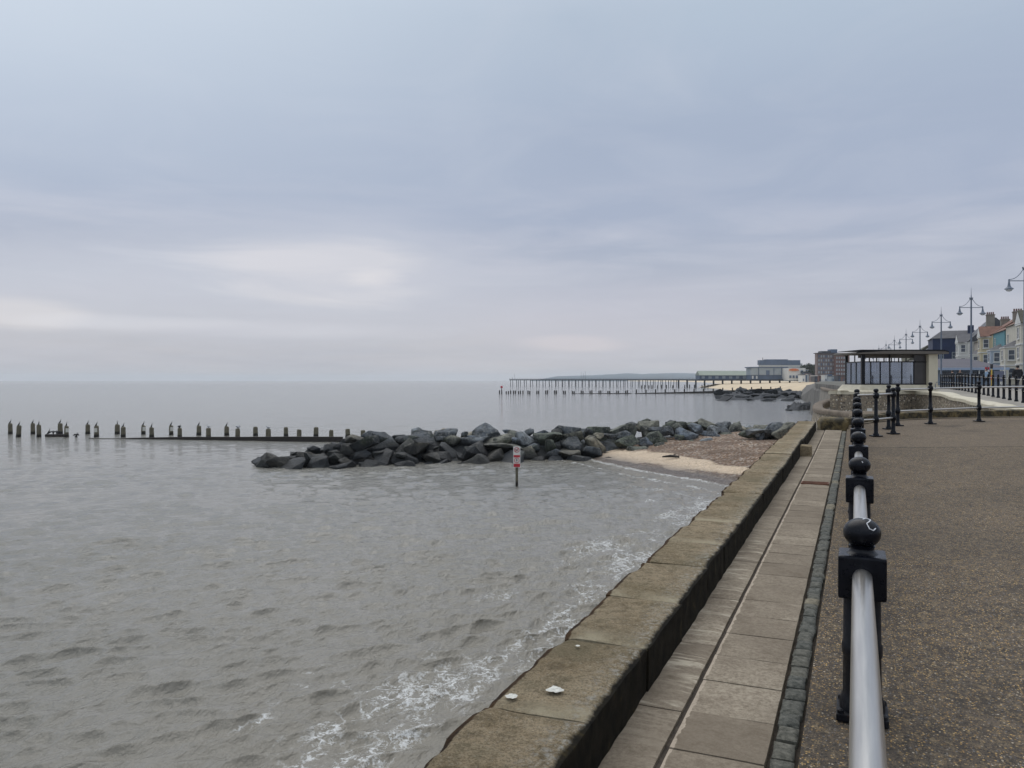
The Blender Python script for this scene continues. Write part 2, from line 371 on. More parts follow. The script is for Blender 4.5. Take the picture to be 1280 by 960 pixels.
def dup(root, loc, rz=0, sc_=1, label=None):
    def cp(o, par):
        c = o.copy(); col.objects.link(c); c.parent = par
        for ch in o.children: cp(ch, c)
        return c
    r = cp(root, None); r.location = loc; r.rotation_euler = (0, 0, rz); r.scale = (sc_,)*3
    if label: r['label'] = label
    return r
def npmesh(name, co, nx, ny, flip=False):
    """grid mesh from co (ny,nx,3)"""
    me = bpy.data.meshes.new(name)
    nv = nx*ny; me.vertices.add(nv); me.vertices.foreach_set('co', co.reshape(-1).astype(np.float32))
    i = np.arange((ny-1)*(nx-1)); rr, cc = i//(nx-1), i % (nx-1); a = rr*nx+cc
    q = np.stack([a, a+1, a+nx+1, a+nx], 1)
    if flip: q = q[:, ::-1]
    nf = len(q); me.loops.add(nf*4); me.loops.foreach_set('vertex_index', q.reshape(-1).astype(np.int32))
    me.polygons.add(nf); me.polygons.foreach_set('loop_start', (np.arange(nf)*4).astype(np.int32))
    me.polygons.foreach_set('use_smooth', np.ones(nf, bool))
    me.update(calc_edges=True); return me
def setattr_(me, name, arr):
    at = me.attributes.new(name, 'FLOAT', 'POINT'); at.data.foreach_set('value', np.asarray(arr, np.float32).reshape(-1))
def sstep(a, b, x):
    t = np.clip((x-a)/(b-a), 0, 1); return t*t*(3-2*t)

# ------------------------------------------------------------------ world, sun, camera
def world():
    w = bpy.data.worlds.new('World'); sc.world = w; w.use_nodes = True
    n, l = w.node_tree.nodes, w.node_tree.links
    bg = n['Background']; bg.inputs[1].default_value = 0.1
    class T(NT):
        def __init__(s): s.n, s.l = n, l; s.tc = n.new('ShaderNodeTexCoord').outputs['Generated']
    t = T()
    sky = n.new('ShaderNodeTexSky'); sky.sky_type = 'NISHITA'; sky.sun_disc = False
    sky.sun_elevation = R(56); sky.sun_rotation = R(-37); sky.dust_density = 3
    x, y, z = t.xyz()
    # rotate to the heading of the view only to name directions by compass bearing
    zc = t.math('MAXIMUM', z, 0.0)
    az = t.math('ARCTAN2', t.math('MULTIPLY', x, -1), y)      # bearing, positive to the sea side
    inv = t.math('DIVIDE', 1, t.math('ADD', zc, .09))
    cv = n.new('ShaderNodeCombineXYZ'); l.new(t.math('MULTIPLY', x, inv), cv.inputs[0]); l.new(t.math('MULTIPLY', y, inv), cv.inputs[1])
    c1 = t.noise(.42, 6, .52, cv.outputs[0], .3)
    c2 = t.noise(1.5, 9, .62, cv.outputs[0], .9)
    sa = n.new('ShaderNodeCombineXYZ'); l.new(t.math('MULTIPLY', az, 3.2), sa.inputs[0]); l.new(t.math('MULTIPLY', zc, 24), sa.inputs[1])
    c3 = t.noise(1.0, 6, .55, sa.outputs[0], .5)
    base = t.ramp(zc, [(0, (.50,.49,.52)), (.05, (.475,.48,.525)), (.11, (.415,.44,.52)), (.20, (.35,.40,.515)), (.30, (.355,.415,.53)), (.42, (.42,.50,.60)), (.6, (.72,.78,.88)), (1, (1.0,1.02,1.06))])
    base = t.mix(t.ramp(c1, [(.35, .26), (.62, 0)]), base, (.29,.345,.45))
    base = t.mix(t.ramp(c2, [(.46, 0), (.72, .20)]), base, (.54,.57,.64))
    low = t.math('MULTIPLY', t.ramp(zc, [(.0, .55), (.18, 1), (.26, 0)]), t.ramp(c3, [(.42, 0), (.72, .5)]))
    base = t.mix(low, base, (.60,.60,.66))
    # brighter to the upper left
    lf = t.math('MULTIPLY', t.ramp(t.math('MULTIPLY', az, .6), [(.20, 0), (.60, .95)]), t.ramp(zc, [(.16, 0), (.42, 1)]))
    base = t.mix(lf, base, (.57,.64,.73))
    def glow(u, v, su, sv, amt, colr, nscale):
        nonlocal base
        a0 = TH-math.atan((u-640)/F); e0 = (475-v)/math.hypot(F, u-640)
        dx = t.math('DIVIDE', t.math('SUBTRACT', az, a0), su/F); dz = t.math('DIVIDE', t.math('SUBTRACT', zc, e0), sv/F)
        wob = t.math('MULTIPLY', t.math('SUBTRACT', c3, .5), nscale)
        r2 = t.math('ADD', t.math('MULTIPLY', dx, dx), t.math('MULTIPLY', dz, dz))
        r2 = t.math('ADD', r2, wob)
        base = t.mix(t.math('MULTIPLY', t.ramp(r2, [(.0, 1), (.3, .62), (.65, .2), (1, 0)]), amt), base, colr)
    glow(400, 350, 320, 95, .35, (.66,.67,.72), 1.6)
    glow(430, 343, 170, 50, .42, (.74,.71,.72), 3.2)
    glow(470, 350, 55, 15, .4, (.84,.79,.77), 2.4)
    glow(330, 325, 110, 14, .14, (.72,.70,.73), 2.2)
    glow(10, 388, 80, 24, .45, (.78,.73,.71), 2.8)
    glow(170, 404, 170, 10, .25, (.76,.76,.80), 1.6)
    glow(30, 350, 260, 60, .3, (.64,.66,.72), 1.6)
    glow(715, 431, 75, 13, .3, (.76,.67,.65), 2.6)
    glow(330, 412, 250, 14, .35, (.68,.68,.73), 1.6)
    glow(780, 400, 300, 60, .28, (.60,.58,.65), 1.6)
    bel = t.math('LESS_THAN', z, -0.002)
    base = t.mix(bel, base, (.33,.34,.37))
    sc10 = n.new('ShaderNodeVectorMath'); sc10.operation = 'SCALE'; l.new(base, sc10.inputs[0]); sc10.inputs['Scale'].default_value = 10.0
    fin = t.mix(.95, sky.outputs[0], sc10.outputs[0])
    l.new(fin, bg.inputs[0])
world()
sd = bpy.data.lights.new('sun', 'SUN'); sd.energy = .9; sd.angle = R(60); sd.color = (1, .95, .88)
so = bpy.data.objects.new('sun', sd); col.objects.link(so); so.location = (-20, 30, 60)
# light comes from ahead on the left, about 35 deg to the sea side of the coast line
_az = R(37); _el = R(56)
dirv = Vector((-math.sin(_az)*math.cos(_el), math.cos(_az)*math.cos(_el), math.sin(_el)))
so.rotation_euler = dirv.to_track_quat('Z', 'Y').to_euler()
cd = bpy.data.cameras.new('camera'); cam = bpy.data.objects.new('camera', cd); col.objects.link(cam); sc.camera = cam
cam.location = (0, 0, CAMZ); cam.rotation_euler = (R(90), 0, TH)
cd.sensor_width = 36; cd.lens = 36*F/1280; cd.shift_y = -5/1280; cd.clip_start = .05; cd.clip_end = 30000
vs = sc.view_settings; vs.view_transform = 'Standard'; vs.look = 'None'; vs.exposure = 0.16; vs.gamma = 1
sc.cycles.volume_bounces = 2; sc.cycles.max_bounces = 6; sc.cycles.use_denoising = True; sc.cycles.use_adaptive_sampling = False
sc.cycles.diffuse_bounces = 3; sc.cycles.glossy_bounces = 3

# ------------------------------------------------------------------ sea
WLINE = [(-60,66),(-24,60.5),(-19.3,57.8),(-13.1,51.3),(-8.4,47.7),(-6.9,46),(-1.0,41.5),(5,39)]
def wl_y(x): return np.interp(x, [p[0] for p in WLINE], [p[1] for p in WLINE])
def sea():
    az = np.concatenate([np.linspace(R(-11), R(58.5), 640), np.linspace(R(59), R(179), 110)])
    vv = np.concatenate([np.arange(980, 120, -1.15), np.arange(120, 8, -.7), np.array([7.4,6.5,5.5,4.6,3.6,2.6,1.9,1.3,.9])])
    r = 6*F/vv                      # distances, closer rings nearer
    nr = len(r); dr = np.gradient(r)
    A, Rr = np.meshgrid(az, r); X = -np.sin(A)*Rr; Y = np.cos(A)*Rr
    DR = np.repeat(dr[:, None], len(az), 1)
    rg = np.random.RandomState(5); Z = np.zeros_like(X); DX = np.zeros_like(X); DY = np.zeros_like(X)
    main = R(136)                 # travel direction of the main chop
    for k in range(84):
        lam = .34*(1.034**k)*(1+.1*rg.rand())
        th = main+rg.normal(0, .42)
        kx, ky = math.cos(th)*2*math.pi/lam, math.sin(th)*2*math.pi/lam
        amp = .0142*lam**.85 if lam < .9 else .0112*(.9/lam)**1.15
        ph = rg.rand()*6.28
        arg = kx*X+ky*Y+ph
        grp = .8+.2*np.sin(kx*.13*X+ky*.07*Y+rg.rand()*6)
        f = amp*grp*np.clip(lam/(2.2*DR)-.5, 0, 1)
        Z += f*np.cos(arg); q = -f*np.sin(arg)*.9
        DX += q*math.cos(th); DY += q*math.sin(th)
    # calmer close to the beach
    calm = 1-.75*sstep(12, 0, wl_y(X)-Y)*((X > -30) & (Y < 62))
    Z *= calm
    X2, Y2 = X+DX*calm, Y+DY*calm
    co = np.stack([X2, Y2, Z], -1); ny, nx = X.shape
    me = npmesh('sea', co, nx, ny)
    # foam next to the wall and along the beach
    wig = .7*np.sin(Y*.35+1)+.5*np.sin(Y*.83+.3)
    d = -(X+6.9)+wig*.8
    fm = .76*np.exp(-(d/1.6)**2)*(Y < 50)*sstep(52, 38, Y)*(.82+.2*np.sin(Y*.55+.6))
    fm += .14*np.exp(-((d-2.4)/1.0)**2)*sstep(34, 16, Y)
    wd = wl_y(X)-Y
    b = np.exp(-((wd-.4)/.7)**2)*.95+.60*np.exp(-((wd-3.2)/.7)**2)+.55*np.exp(-((wd-6.5+.15*(X+10))/.7)**2)*sstep(-17, -11, X)+.5*np.exp(-((wd-10+.15*(X+10))/.8)**2)*sstep(-14, -9, X)
    fm = np.maximum(fm, b*((X > -21.5) & (X < 0) & (Y < 62)))
    # thin wash around the boulders
    setattr_(me, 'foam', fm)
    sh = np.exp(-np.clip(-(X+6), 0, 99)/7)*.45*(Y < 80)
    sh = np.maximum(sh, .75*np.exp(-np.clip(wd, 0, 99)/4)*((X > -24) & (Y < 64)))
    setattr_(me, 'shore', sh)
    o = obj('sea', me, M['water']); o['kind'] = 'structure'
sea()

# ------------------------------------------------------------------ beach by the wall
def beach():
    nx, ny = 240, 260
    x = np.linspace(-30, -1.3, nx); y = np.linspace(36, 84, ny); X, Y = np.meshgrid(x, y)
    d = Y-wl_y(X)
    z = np.where(d > 0, 1.75*(1-np.exp(-d/13)), d*.09)
    z = z+.35*sstep(-14, -4, X)*sstep(0, 12, d)*.6
    back = Y-(72+.35*X*0+ .0*X)
    z = z-3.4*sstep(-3, 5, Y-(74+.45*(X+6)))     # falls away behind the rock groyne
    z = z-1.8*sstep(-17.5, -24, X)
    # little storm ridges
    z += .05*np.sin(d*1.1+X*.3)*sstep(2, 6, d)+.02*np.sin(X*2.3)*np.sin(Y*1.7)
    co = np.stack([X, Y, z], -1); me = npmesh('beach', co, nx, ny)
    s = np.zeros_like(X)
    def blob(p, q, w, amp=1.):
        nonlocal s
        p, q = np.array(p[:2]), np.array(q[:2]); e = q-p; L = e@e
        t = np.clip(((X-p[0])*e[0]+(Y-p[1])*e[1])/L, 0, 1)
        dd = np.hypot(X-p[0]-t*e[0], Y-p[1]-t*e[1]); s = np.maximum(s, amp*np.exp(-(dd/w)**2))
    def G(u, v):
        zz = .5
        for _ in range(6):
            Yc = (CAMZ-zz)*F/(v-475); p = W(u, v, Yc); dd = p.y-float(wl_y(p.x)); zz = 1.75*(1-math.exp(-max(dd, 0)/13))
        return p
    blob(G(738, 569), G(812, 573), 2.1); blob(G(800, 572), G(868, 582), 1.5); blob(G(868, 582), G(845, 588), 1.1)
    blob(G(868, 586), G(925, 591), 1.1, .85); blob(G(760, 569), G(900, 600), .7, .5)
    s = s*sstep(.2, 1.6, d)
    setattr_(me, 'sand', s)
    o = obj('beach', me, M['beach']); o['kind'] = 'structure'
beach()

# ------------------------------------------------------------------ boulders
def boulder_mesh(seed):
    r = random.Random(seed); bm = B()
    sx, sy, sz = r.uniform(.85, 1.3), r.uniform(.75, 1.0), r.uniform(.48, .75)
    for i in range(r.randint(11, 19)):
        v = Vector((r.gauss(0, 1), r.gauss(0, 1), r.gauss(0, 1))).normalized()*r.uniform(.85, 1.05)
        bm.verts.new((v.x*sx, v.y*sy, v.z*sz))
    h = bmesh.ops.convex_hull(bm, input=bm.verts)
    bmesh.ops.delete(bm, geom=[g for g in h['geom_interior'] if isinstance(g, bmesh.types.BMVert)], context='VERTS')
    bmesh.ops.dissolve_limit(bm, angle_limit=R(14), verts=bm.verts, edges=bm.edges)
    bmesh.ops.bevel(bm, geom=list(bm.edges), offset=.05, segments=2, profile=.5, affect='EDGES', clamp_overlap=True)
    bmesh.ops.triangulate(bm, faces=bm.faces)
    bmesh.ops.subdivide_edges(bm, edges=[e for e in bm.edges if e.calc_length() > .18], cuts=2, use_grid_fill=True)
    bmesh.ops.triangulate(bm, faces=bm.faces)
    bm.normal_update()
    for v in bm.verts:
        n = noise.fractal(v.co*1.6+Vector((seed*7.1, 0, 0)), 1.0, 2.1, 5)
        v.co += v.normal*(n*.06)
    me = bpy.data.meshes.new('boulder'); bmesh.ops.recalc_face_normals(bm, faces=bm.faces); bm.to_mesh(me); bm.free()
    me.materials.append(M['rock']); me.polygons.foreach_set('use_smooth', [True]*len(me.polygons))
    me.set_sharp_from_angle(angle=R(38))
    return me
BM_ = [boulder_mesh(s) for s in range(16)]
M['darkrock'] = mat('dark_wet_rock', (.026,.029,.034), .85, .5, .7, bump=.08)
BD_ = []
for m_ in BM_[:6]:
    q_ = m_.copy(); q_.materials.clear(); q_.materials.append(M['darkrock']); BD_.append(q_)
def put_boulder(p, s, label, group, r=rnd, flat=1.0, dark=False):
    o = bpy.data.objects.new('boulder', r.choice(BD_ if dark else BM_)); col.objects.link(o)
    o.location = p; o.rotation_euler = (r.gauss(0, .28), r.gauss(0, .28), r.uniform(0, 6.28))
    o.scale = (s*r.uniform(.9, 1.15), s*r.uniform(.85, 1.1), s*r.uniform(.85, 1.1)*flat)
    return tag(o, label, 'boulder', group)
CL = [(-17.3, 54.6), (-12.5, 57.6), (-8, 60.6), (0, 62.6), (8, 64.6), (14, 67.2), (20, 70.4), (27, 75)]
def mound():
    G = 'boulders of the near rock groyne'
    pts = [Vector(p) for p in CL]; seg = [(b-a).length for a, b in zip(pts, pts[1:])]; L = sum(seg); r = random.Random(4)
    def at(s):
        for a, b, q in zip(pts, pts[1:], seg):
            if s <= q: d = (b-a).normalized(); return a+d*s, Vector((-d.y, d.x))
            s -= q
        d = (pts[-1]-pts[-2]).normalized(); return pts[-1], Vector((-d.y, d.x))
    rows = [(-4.6, -.2, .0), (-3.6, .22, 0), (-2.5, .78, 0), (-1.3, 1.25, 0), (-.1, 1.5, 0), (1.2, 1.2, 0)]
    n = 0
    for ri, (off, h, _) in enumerate(rows):
        s = -.6 + (ri % 2)*.7
        while s < L+.3:
            c, nn = at(max(0, s)); f = min(1, .25+max(0, s)/8.5)            # narrow and low at the seaward tip
            fr = 1-.42*sstep(35, 45, s)
            o2 = off*(.3+.7*f)+r.uniform(-.35, .35)
            hh = -.25+(h+.25)*min(1, .22+max(0, s)/9.0)*(1+.14*sstep(16, 26, s))*float(fr)+r.uniform(-.2, .14)
            if s > 30: hh += .35
            p = c+nn*o2
            w = WX(p.x, p.y, hh)
            sz = r.choice((r.uniform(.55, .85), r.uniform(.85, 1.2), r.uniform(1.0, 1.5)))*(1 if s > 4 else .75)
            if ri == 4 and r.random() < .3: sz *= 1.12
            lab = ('dark wet boulder along the waterline of the near rock groyne' if ri < 2 else
                   'grey green boulder on the seaward slope of the near rock groyne' if ri < 4 else
                   'large dry boulder along the crest of the near rock groyne')
            if s > 30: lab = 'weathered boulder half buried where the groyne meets the shingle beach'
            put_boulder(w, sz, lab, G, r); n += 1
            s += sz*1.58+.08
    for k in range(26):
        s = r.uniform(1, L-4); c, nn = at(s); f = min(1, .25+s/8.5); off = r.uniform(-4.6, 1)
        p = c+nn*off*(.3+.7*f); hh = (1.5-abs(off)*.33)*min(1, .12+s/14)+.45
        put_boulder(WX(p.x, p.y, hh), r.uniform(.3, .55), 'small stone wedged among the big boulders of the near rock groyne', G, r)
    for (u, v, s_) in ((318, 577, .34), (340, 583, .45), (330, 580, .5), (640, 576, .5), (700, 574, .55)):
        p = W(u, v, 6*F/(v-475)); p.z = 0.0
        put_boulder(p, s_, 'small low boulder barely breaking the water beside the near groyne', 'small outlying boulders', r)
    # fine rubble that fills the core
    bm = B(); prev = None
    for k in range(60):
        c, nn = at(L*k/59); f = min(1, .2+k/14); ring = []
        for off, h in ((-5.2, -1), (-3.6, -.1), (-1.5, .85), (0, 1.2), (1.5, .8), (4.5, -1)):
            p = c+nn*off*(.3+.7*f); ring.append(bm.verts.new(WX(p.x, p.y, h if h < 0 else h*f+r.uniform(-.1, .1))))
        if prev:
            for a in range(5): bm.faces.new((prev[a], prev[a+1], ring[a+1], ring[a]))
        prev = ring
    o = struct('rubble', bm, M['rock'], 'stuff'); o['label'] = 'dark rubble core showing between the groyne boulders'
    return n
NB = mound()
def far_rocks():
    r = random.Random(9)
    # second rock heap, about 230 m away
    for k in range(46):
        t = r.random(); q = r.random()
        u = 897+t*128; vb = 501.5-q*8-max(0, t-.7)*14
        Y = 6*F/(vb-475); hump = max(.12, math.sin(min(1, (t+.03)*1.2)*math.pi)**.6) if t < .8 else .5
        p = W(u, vb, Y); p.z = -.4+(q*2.2+.6)*hump
        put_boulder(p, r.uniform(2.0, 3.4), 'dark boulder in the far rock heap below the second groyne', 'boulders of the far rock heap', r, .5, True)
    for (ua, ub, va, vb_, hh, lab) in ((898, 1024, 501, 492, 1.7, 'dark weedy rubble filling the far rock heap'), (985, 1026, 514, 507, 1.2, 'dark weedy rubble against the curved wall')):
        bm = B(); g = []
        for j in range(9):
            row = []
            for i in range(34):
                a = i/33; b = j/8; v = va+(vb_-va)*b-(6 if ua < 950 else 3)*a*a; p = W(ua+(ub-ua)*a, v, 6*F/(v-475))
                h = hh*min(1, a*5)**.7*math.sin(math.pi*min(1, b*.8+.1))+noise.fractal(p*.35, 1, 2.2, 4)*.9*min(1, a*6)-.25
                row.append(bm.verts.new((p.x, p.y, h if 0 < j < 8 and 0 < i else -.6)))
            g.append(row)
        for j in range(8):
            for i in range(33): bm.faces.new((g[j][i], g[j][i+1], g[j+1][i+1], g[j+1][i]))
        o = struct('rubble', bm, M['darkrock'], 'stuff'); o['label'] = lab
    for k in range(11):
        t = r.random(); u = 984+t*42; vb = 514-r.random()*5-t*1.5
        p = W(u, vb, 6*F/(vb-475)); p.z = -.2+t*1.8*r.random()
        put_boulder(p, r.uniform(1.1, 1.8), 'dark boulder heaped against the curved promenade wall', 'boulders against the curved wall', r, .8, True)
    for k in range(20):
        t = r.random(); u = 925+t*75; v = 543-t*3-r.random()*(10+6*t)
        z = .9+(545-v)*.085; p = W(u, v+8, (CAMZ-z)*F/(v+8-475))
        put_boulder(p, r.uniform(.8, 1.15), 'weathered boulder half buried where the groyne meets the shingle beach', 'boulders of the near rock groyne', r, .85)
far_rocks()

# ------------------------------------------------------------------ timber groyne with cormorants
def post_mesh(w, h, lean, seed):
    r = random.Random(seed); bm = B(); n = 8; rings = []
    prof = [(-.9, 1.0), (0, 1.02), (.35*h, .96), (.7*h, .93), (.93*h, .9), (h, .68)]
    for z, k in prof:
        ring = []
        for i in range(n):
            a = i*2*math.pi/n+.39
            q = .5*w*k*(1+r.uniform(-.05, .05))*(1.08 if i % 2 else 1)
            ring.append(bm.verts.new((q*math.cos(a)+lean*z, q*math.sin(a), z+(r.uniform(-.04, .04) if z == h else 0))))
        rings.append(ring)
    for a, b in zip(rings, rings[1:]):
        for i in range(n): bm.faces.new((a[i], a[(i+1) % n], b[(i+1) % n], b[i]))
    bm.faces.new(rings[0][::-1]); bm.faces.new(rings[-1])
    return bm
def skin_prep(verts, edges, radii, sub=1):
    me = bpy.data.meshes.new('tmp'); me.from_pydata(verts, edges, []); o = bpy.data.objects.new('tmp', me); col.objects.link(o)
    bpy.context.view_layer.objects.active = o
    m = o.modifiers.new('s', 'SKIN'); m.use_smooth_shade = True
    sv = me.skin_vertices[0].data if len(me.skin_vertices) else None
    for i, q in enumerate(radii): sv[i].radius = (q, q) if isinstance(q, float) else q
    sv[0].use_root = True
    s = o.modifiers.new('u', 'SUBSURF'); s.levels = s.render_levels = sub
    dg = bpy.context.evaluated_depsgraph_get(); dg.update(); res = bpy.data.meshes.new_from_object(o.evaluated_get(dg))
    bpy.data.objects.remove(o); res.polygons.foreach_set('use_smooth', [True]*len(res.polygons)); return res
def corm_mesh(kind):
    # upright bird, facing +x, feet at the origin
    if kind == 'up':
        v = [(0,0,.30),(-.05,0,.20),(-.14,0,.10),(-.24,0,.00),(.05,0,.42),(.08,0,.52),(.08,0,.60),(.13,0,.635),(.22,0,.64),(.01,.05,.12),(.02,.05,.0),(.01,-.05,.12),(.02,-.05,.0)]
        e = [(0,1),(1,2),(2,3),(0,4),(4,5),(5,6),(6,7),(7,8),(1,9),(9,10),(1,11),(11,12)]
        r = [(.075,.09),(.095,.105),(.06,.07),(.022,.04),(.045,.05),(.028,.028),(.028,.028),(.036,.032),(.012,.012),.025,.014,.025,.014]
    else:
        v = [(0,0,.28),(-.06,0,.18),(-.15,0,.09),(-.24,0,.01),(.05,0,.38),(.10,0,.47),(.15,0,.50),(.22,0,.50),(.0,.17,.34),(-.03,.34,.30),(-.08,.40,.14),(.0,-.17,.34),(-.03,-.34,.30),(-.08,-.40,.14),(.01,.05,.0),(.01,-.05,.0)]
        e = [(0,1),(1,2),(2,3),(0,4),(4,5),(5,6),(6,7),(0,8),(8,9),(9,10),(0,11),(11,12),(12,13),(1,14),(1,15)]
        r = [(.09,.11),(.11,.12),(.07,.08),(.025,.05),(.05,.055),(.033,.033),(.038,.034),(.012,.012),(.05,.07),(.03,.09),(.015,.07),(.05,.07),(.03,.09),(.015,.07),.015,.015]
    return skin_prep([tuple(x) for x in v], e, r, 1)
def gull_mesh(wings):
    v = [(0,0,.17),(-.12,0,.16),(-.24,0,.15),(.10,0,.20),(.14,0,.27),(.20,0,.27),(-.0,.03,.0),(-.0,-.03,.0)]
    e = [(0,1),(1,2),(0,3),(3,4),(4,5),(0,6),(0,7)]; r = [(.08,.075),(.065,.06),(.02,.03),(.05,.05),(.045,.042),.01,.008,.008]
    if wings:
        v += [(0,.2,.26),(-.05,.5,.23),(0,-.2,.26),(-.05,-.5,.23)]; e += [(0,8),(8,9),(0,10),(10,11)]; r += [(.03,.08),(.01,.04),(.03,.08),(.01,.04)]
    return skin_prep(v, e, r, 1)
CM = {'up': corm_mesh('up'), 'wing': corm_mesh('wing')}; GM = {0: gull_mesh(False), 1: gull_mesh(True)}
for m_ in CM.values(): m_.materials.clear(); m_.materials.append(M['feather'])
for m_ in GM.values(): m_.materials.clear(); m_.materials.append(M['gullgrey'])
ORD = ['first','second','third','fourth','fifth','sixth','seventh','eighth','ninth','tenth','eleventh','twelfth','thirteenth','fourteenth','fifteenth','sixteenth','seventeenth','eighteenth','nineteenth','twentieth']
def groyne1():
    ps = []
    for x, t, b in ((103,155,258),(185,175,285),(328,155,265),(390,168,293),(602,152,275),(665,180,280),(878,165,265),(965,178,290),(1173,165,275),(1232,190,295)):
        ps.append((x/8, 510+t/8, 510+b/8))
    for x, t, b in ((137,155,252),(210,172,266),(384,155,258),(460,178,270),(630,157,256),(715,178,270),(877,163,258),(975,183,272),(1133,167,260),(1247,185,275)):
        ps.append((160+x/7.11, 510+t/7.11, 510+b/7.11))
    for u, t in ((319.4,533.6),(335,536),(357.4,534),(374,536.7),(395,534),(414,537.5),(434.7,536),(453.8,537.6)):
        ps.append((u, t, 546 if t < 535.2 else 549))
    root = thing('timber_groyne', W(200, 548, 80)*1.0, 'old timber groyne of weathered posts running out from the rocks with cormorants on it', 'groyne')
    root.location.z = 0
    tops = []
    for i, (u, t, b) in enumerate(ps):
        back = (i % 2 == 0)
        Y = (87 if back else 82.5)-max(0, u-150)*.017
        h = (6-(t-475)/F*Y); p = W(u, t, Y); lean = {1: .09, 3: -.02, 9: .02}.get(i, 0)
        bm = post_mesh(.46+.04*rnd.random(), h, 0, i)
        bmesh.ops.transform(bm, matrix=Matrix.Translation((p.x, p.y, 0)) @ Matrix.Shear('XY', 4, (lean, 0)) @ Matrix.Rotation(rnd.uniform(0, 1.5), 4, 'Z'), verts=bm.verts)
        po = obj('post', bm, M['timber'], root, 30); tops.append(Vector((p.x+lean*h, p.y, h-.03)))
        if i in (5, 7, 10, 12):   # white plate / droppings on the post
            bm = B(); d = (Vector((0, 0, 6))-Vector((p.x, p.y, 6))).normalized(); s = Vector((-d.y, d.x, 0))
            c = Vector((p.x, p.y, .62*h))+d*.235+s*(.06 if i != 7 else -.08)
            box(bm, c, (.3, .04, .42), math.atan2(d.y, d.x)+math.pi/2, .01)
            obj('pale_patch', bm, M['guano'], po)
    # planking, awash on the left and standing clear towards the rocks
    bm = B(); P = [(112, 80.5, .05), (145, 80.3, .02), (165, 80, .10), (230, 79, .27), (300, 77.8, .36), (360, 76.8, .46), (428, 76.0, .50)]
    for a, b in zip(P, P[1:]):
        p, q = WX((a[0]-640)/F*a[1], a[1]), WX((b[0]-640)/F*b[1], b[1]); d = (q-p); n = Vector((-d.y, d.x, 0)).normalized()*.18
        A = [p-n, p+n, q+n, q-n]; z = [a[2], a[2], b[2], b[2]]
        lo = [bm.verts.new((v.x, v.y, -1)) for v in A]; hi = [bm.verts.new((v.x, v.y, zz)) for v, zz in zip(A, z)]
        for k in range(4): bm.faces.new((lo[k], lo[(k+1) % 4], hi[(k+1) % 4], hi[k]))
        bm.faces.new(hi)
    obj('planking', bm, M['ironwood'], root)
    bm = B(); p, q = WX((57-640)/F*83, 83, .12), WX((80-640)/F*83, 83, .14)
    tube(bm, [p, q], .16, 6); obj('floating_beam', bm, M['ironwood'], root)
    def bird(m, p, rz, label, cat, g=None, s=1.0, name='cormorant'):
        o = bpy.data.objects.new(name, m); col.objects.link(o); o.location = p; o.rotation_euler = (0, 0, rz); o.scale = (s*.9,)*3
        tag(o, label, cat, g)
    fz = [0.3, .5, .3, 2.2, .6, 1.8, .5, .3, 2.4, .3, .5, 1.6, .4, 1.2, .6, None, .3, None, None, None]
    for i, a in enumerate(fz):
        if a is None: continue
        k = 'wing' if i in (13,) else 'up'
        bird(CM[k], tops[i], TH+a*.8, ('black cormorant drying spread wings' if k == 'wing' else 'black cormorant perched upright')+' on the %s groyne post from the left' % ORD[i], 'bird', 'cormorants on the groyne', .80)
    for i, w in ((15, 0), (17, 1), (19, 0), (21, 0)):
        bird(GM[w], tops[i], TH+3.0, {15: 'small pale gull on a post between two cormorants', 17: 'pale gull opening its wings on a groyne post', 19: 'pale gull resting on the post left of the last long gap', 21: 'pale gull on the post nearest the rock tip'}[i], 'bird', 'gulls on the groyne', 1.2, 'gull')
    bird(CM['up'], W(61, 545, 83)*1.0-Vector((0, 0, W(61, 545, 83).z-.25)), TH+.2, 'black cormorant standing on the low floating beam, neck raised', 'bird', 'cormorants on the groyne')
    for u, lb in ((66.5, 'left of the two cormorants spreading wings on the floating beam'), (71, 'right of the two cormorants spreading wings on the floating beam')):
        p = WX((u-640)/F*83, 83, .27); bird(CM['wing'], p, TH+1.57+.5, lb, 'bird', 'cormorants on the groyne', .9)
    p = WX((96-640)/F*82, 82, .0); bird(CM['wing'], p, TH+1.2, 'lone cormorant spreading its wings low over the water between posts', 'bird', 'cormorants on the groyne', 1.05)
groyne1()

